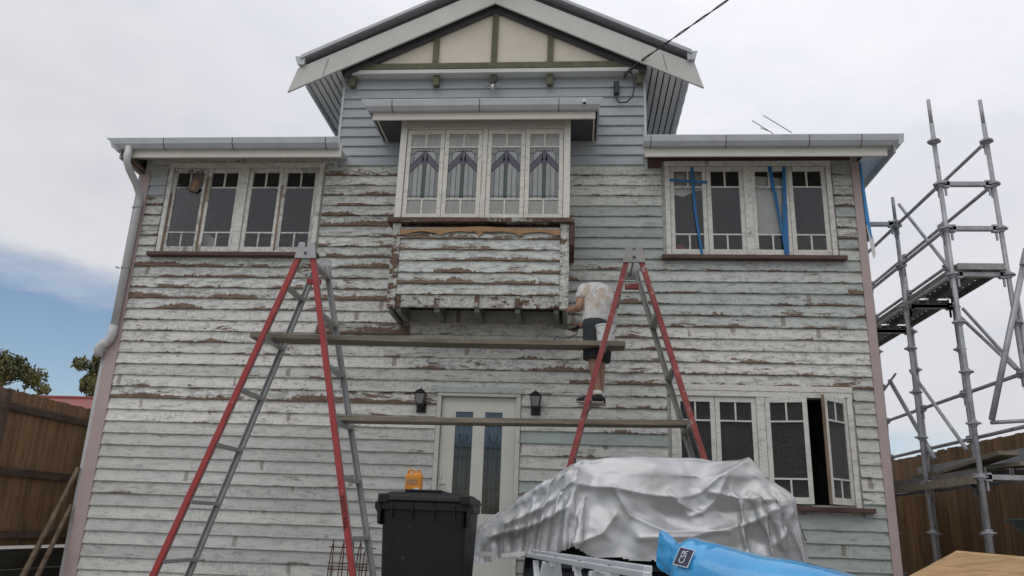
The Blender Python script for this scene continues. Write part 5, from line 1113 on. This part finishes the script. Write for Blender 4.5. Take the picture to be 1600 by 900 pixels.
# ------------------------------------------------------------------ beyond the fence
nh = empty('neighbour_house', (-20.7, 22, 0), 'red roofed neighbouring house behind the left fence', 'house')
BOX('wall', 'render', nh, -25.5, -16.0, 19.0, 25, 0, 4.3)
MB().add([(-26, 18.5, 4.32), (-15.5, 18.5, 4.32), (-15.5, 25.5, 4.32), (-26, 25.5, 4.32), (-22.8, 22, 5.42), (-18.9, 22, 5.42)], [(0, 1, 5, 4), (1, 2, 5), (2, 3, 4, 5), (3, 0, 4), (0, 3, 2, 1)]).build('roof', 'red_roof', nh)
MB().tube([(-26, 18.5, 4.34), (-22.8, 22, 5.44), (-18.9, 22, 5.44), (-15.5, 18.5, 4.34)], .09, 6).build('ridge_capping', 'red_roof', nh)
for x in (-23, -19): f_ = MB().box(x, x+1.2, 18.95, 19.0, 1.4, 2.8).build('window', 'gutter', nh); MB().box(x+.08, x+1.12, 18.93, 18.948, 1.48, 2.72).build('pane', 'glass', f_)
def gum(x, y, h, spread, lab, seed, zl):
    r = random.Random(seed); o = empty('gum_tree', (x, y, 0), lab, 'tree', 'gum trees beyond the fence')
    tk = MB().tube([(x, y, 0), (x+.1, y, h*.3), (x-.1, y+.1, h*.55), (x+.05, y, h*.8)], [.28, .22, .16, .07], 10); tips = []
    for i in range(13):
        z = h*(.52+.34*r.random()); a = r.random()*6.28; L = spread*(.45+.55*r.random())*(1.1-.45*(z/h)); e = Vector((x+math.cos(a)*L, y+math.sin(a)*L, min(h, z+h*(.10+.14*r.random()))))
        tk.tube([(x, y, z), Vector((x, y, z)).lerp(e, .5)+Vector((0, 0, .15)), e], [.08, .05, .02], 6); tips.append(e)
    tk.build('trunk', 'bark', o, smooth=True)
    tips.append(Vector((x, y, h*.95))); cr_ = MB()
    for e in tips:
        for q in range(r.randint(3, 5)):
            c = e+Vector((r.gauss(0, .34*spread/2), r.gauss(0, .34*spread/2), r.gauss(0, .26*spread/2))); rad_ = spread*r.uniform(.13, .25)
            for k in range(150):
                d = Vector((r.gauss(0, 1), r.gauss(0, 1), r.gauss(0, .75))); d = d.normalized()*rad_*(r.random()**.45); p = c+d
                a = Vector((r.gauss(0, 1), r.gauss(0, 1), r.gauss(0, 1)-.4)).normalized(); b = a.orthogonal().normalized(); s_ = r.uniform(.10, .2)
                cr_.add([p-a*s_, p+b*s_*.35, p+a*s_, p-b*s_*.35], [(0, 1, 2, 3)])
    cr_.build('crown', 'leaf', o, origin=(x, y, h*.5))
gum(-33.6, 33.0, 9.0, 2.7, 'yellow green gum tree at the far left above the fence', 3, 0)
gum(-26.5, 34.0, 9.6, 2.1, 'gum tree showing beside the left house corner', 12, 0)
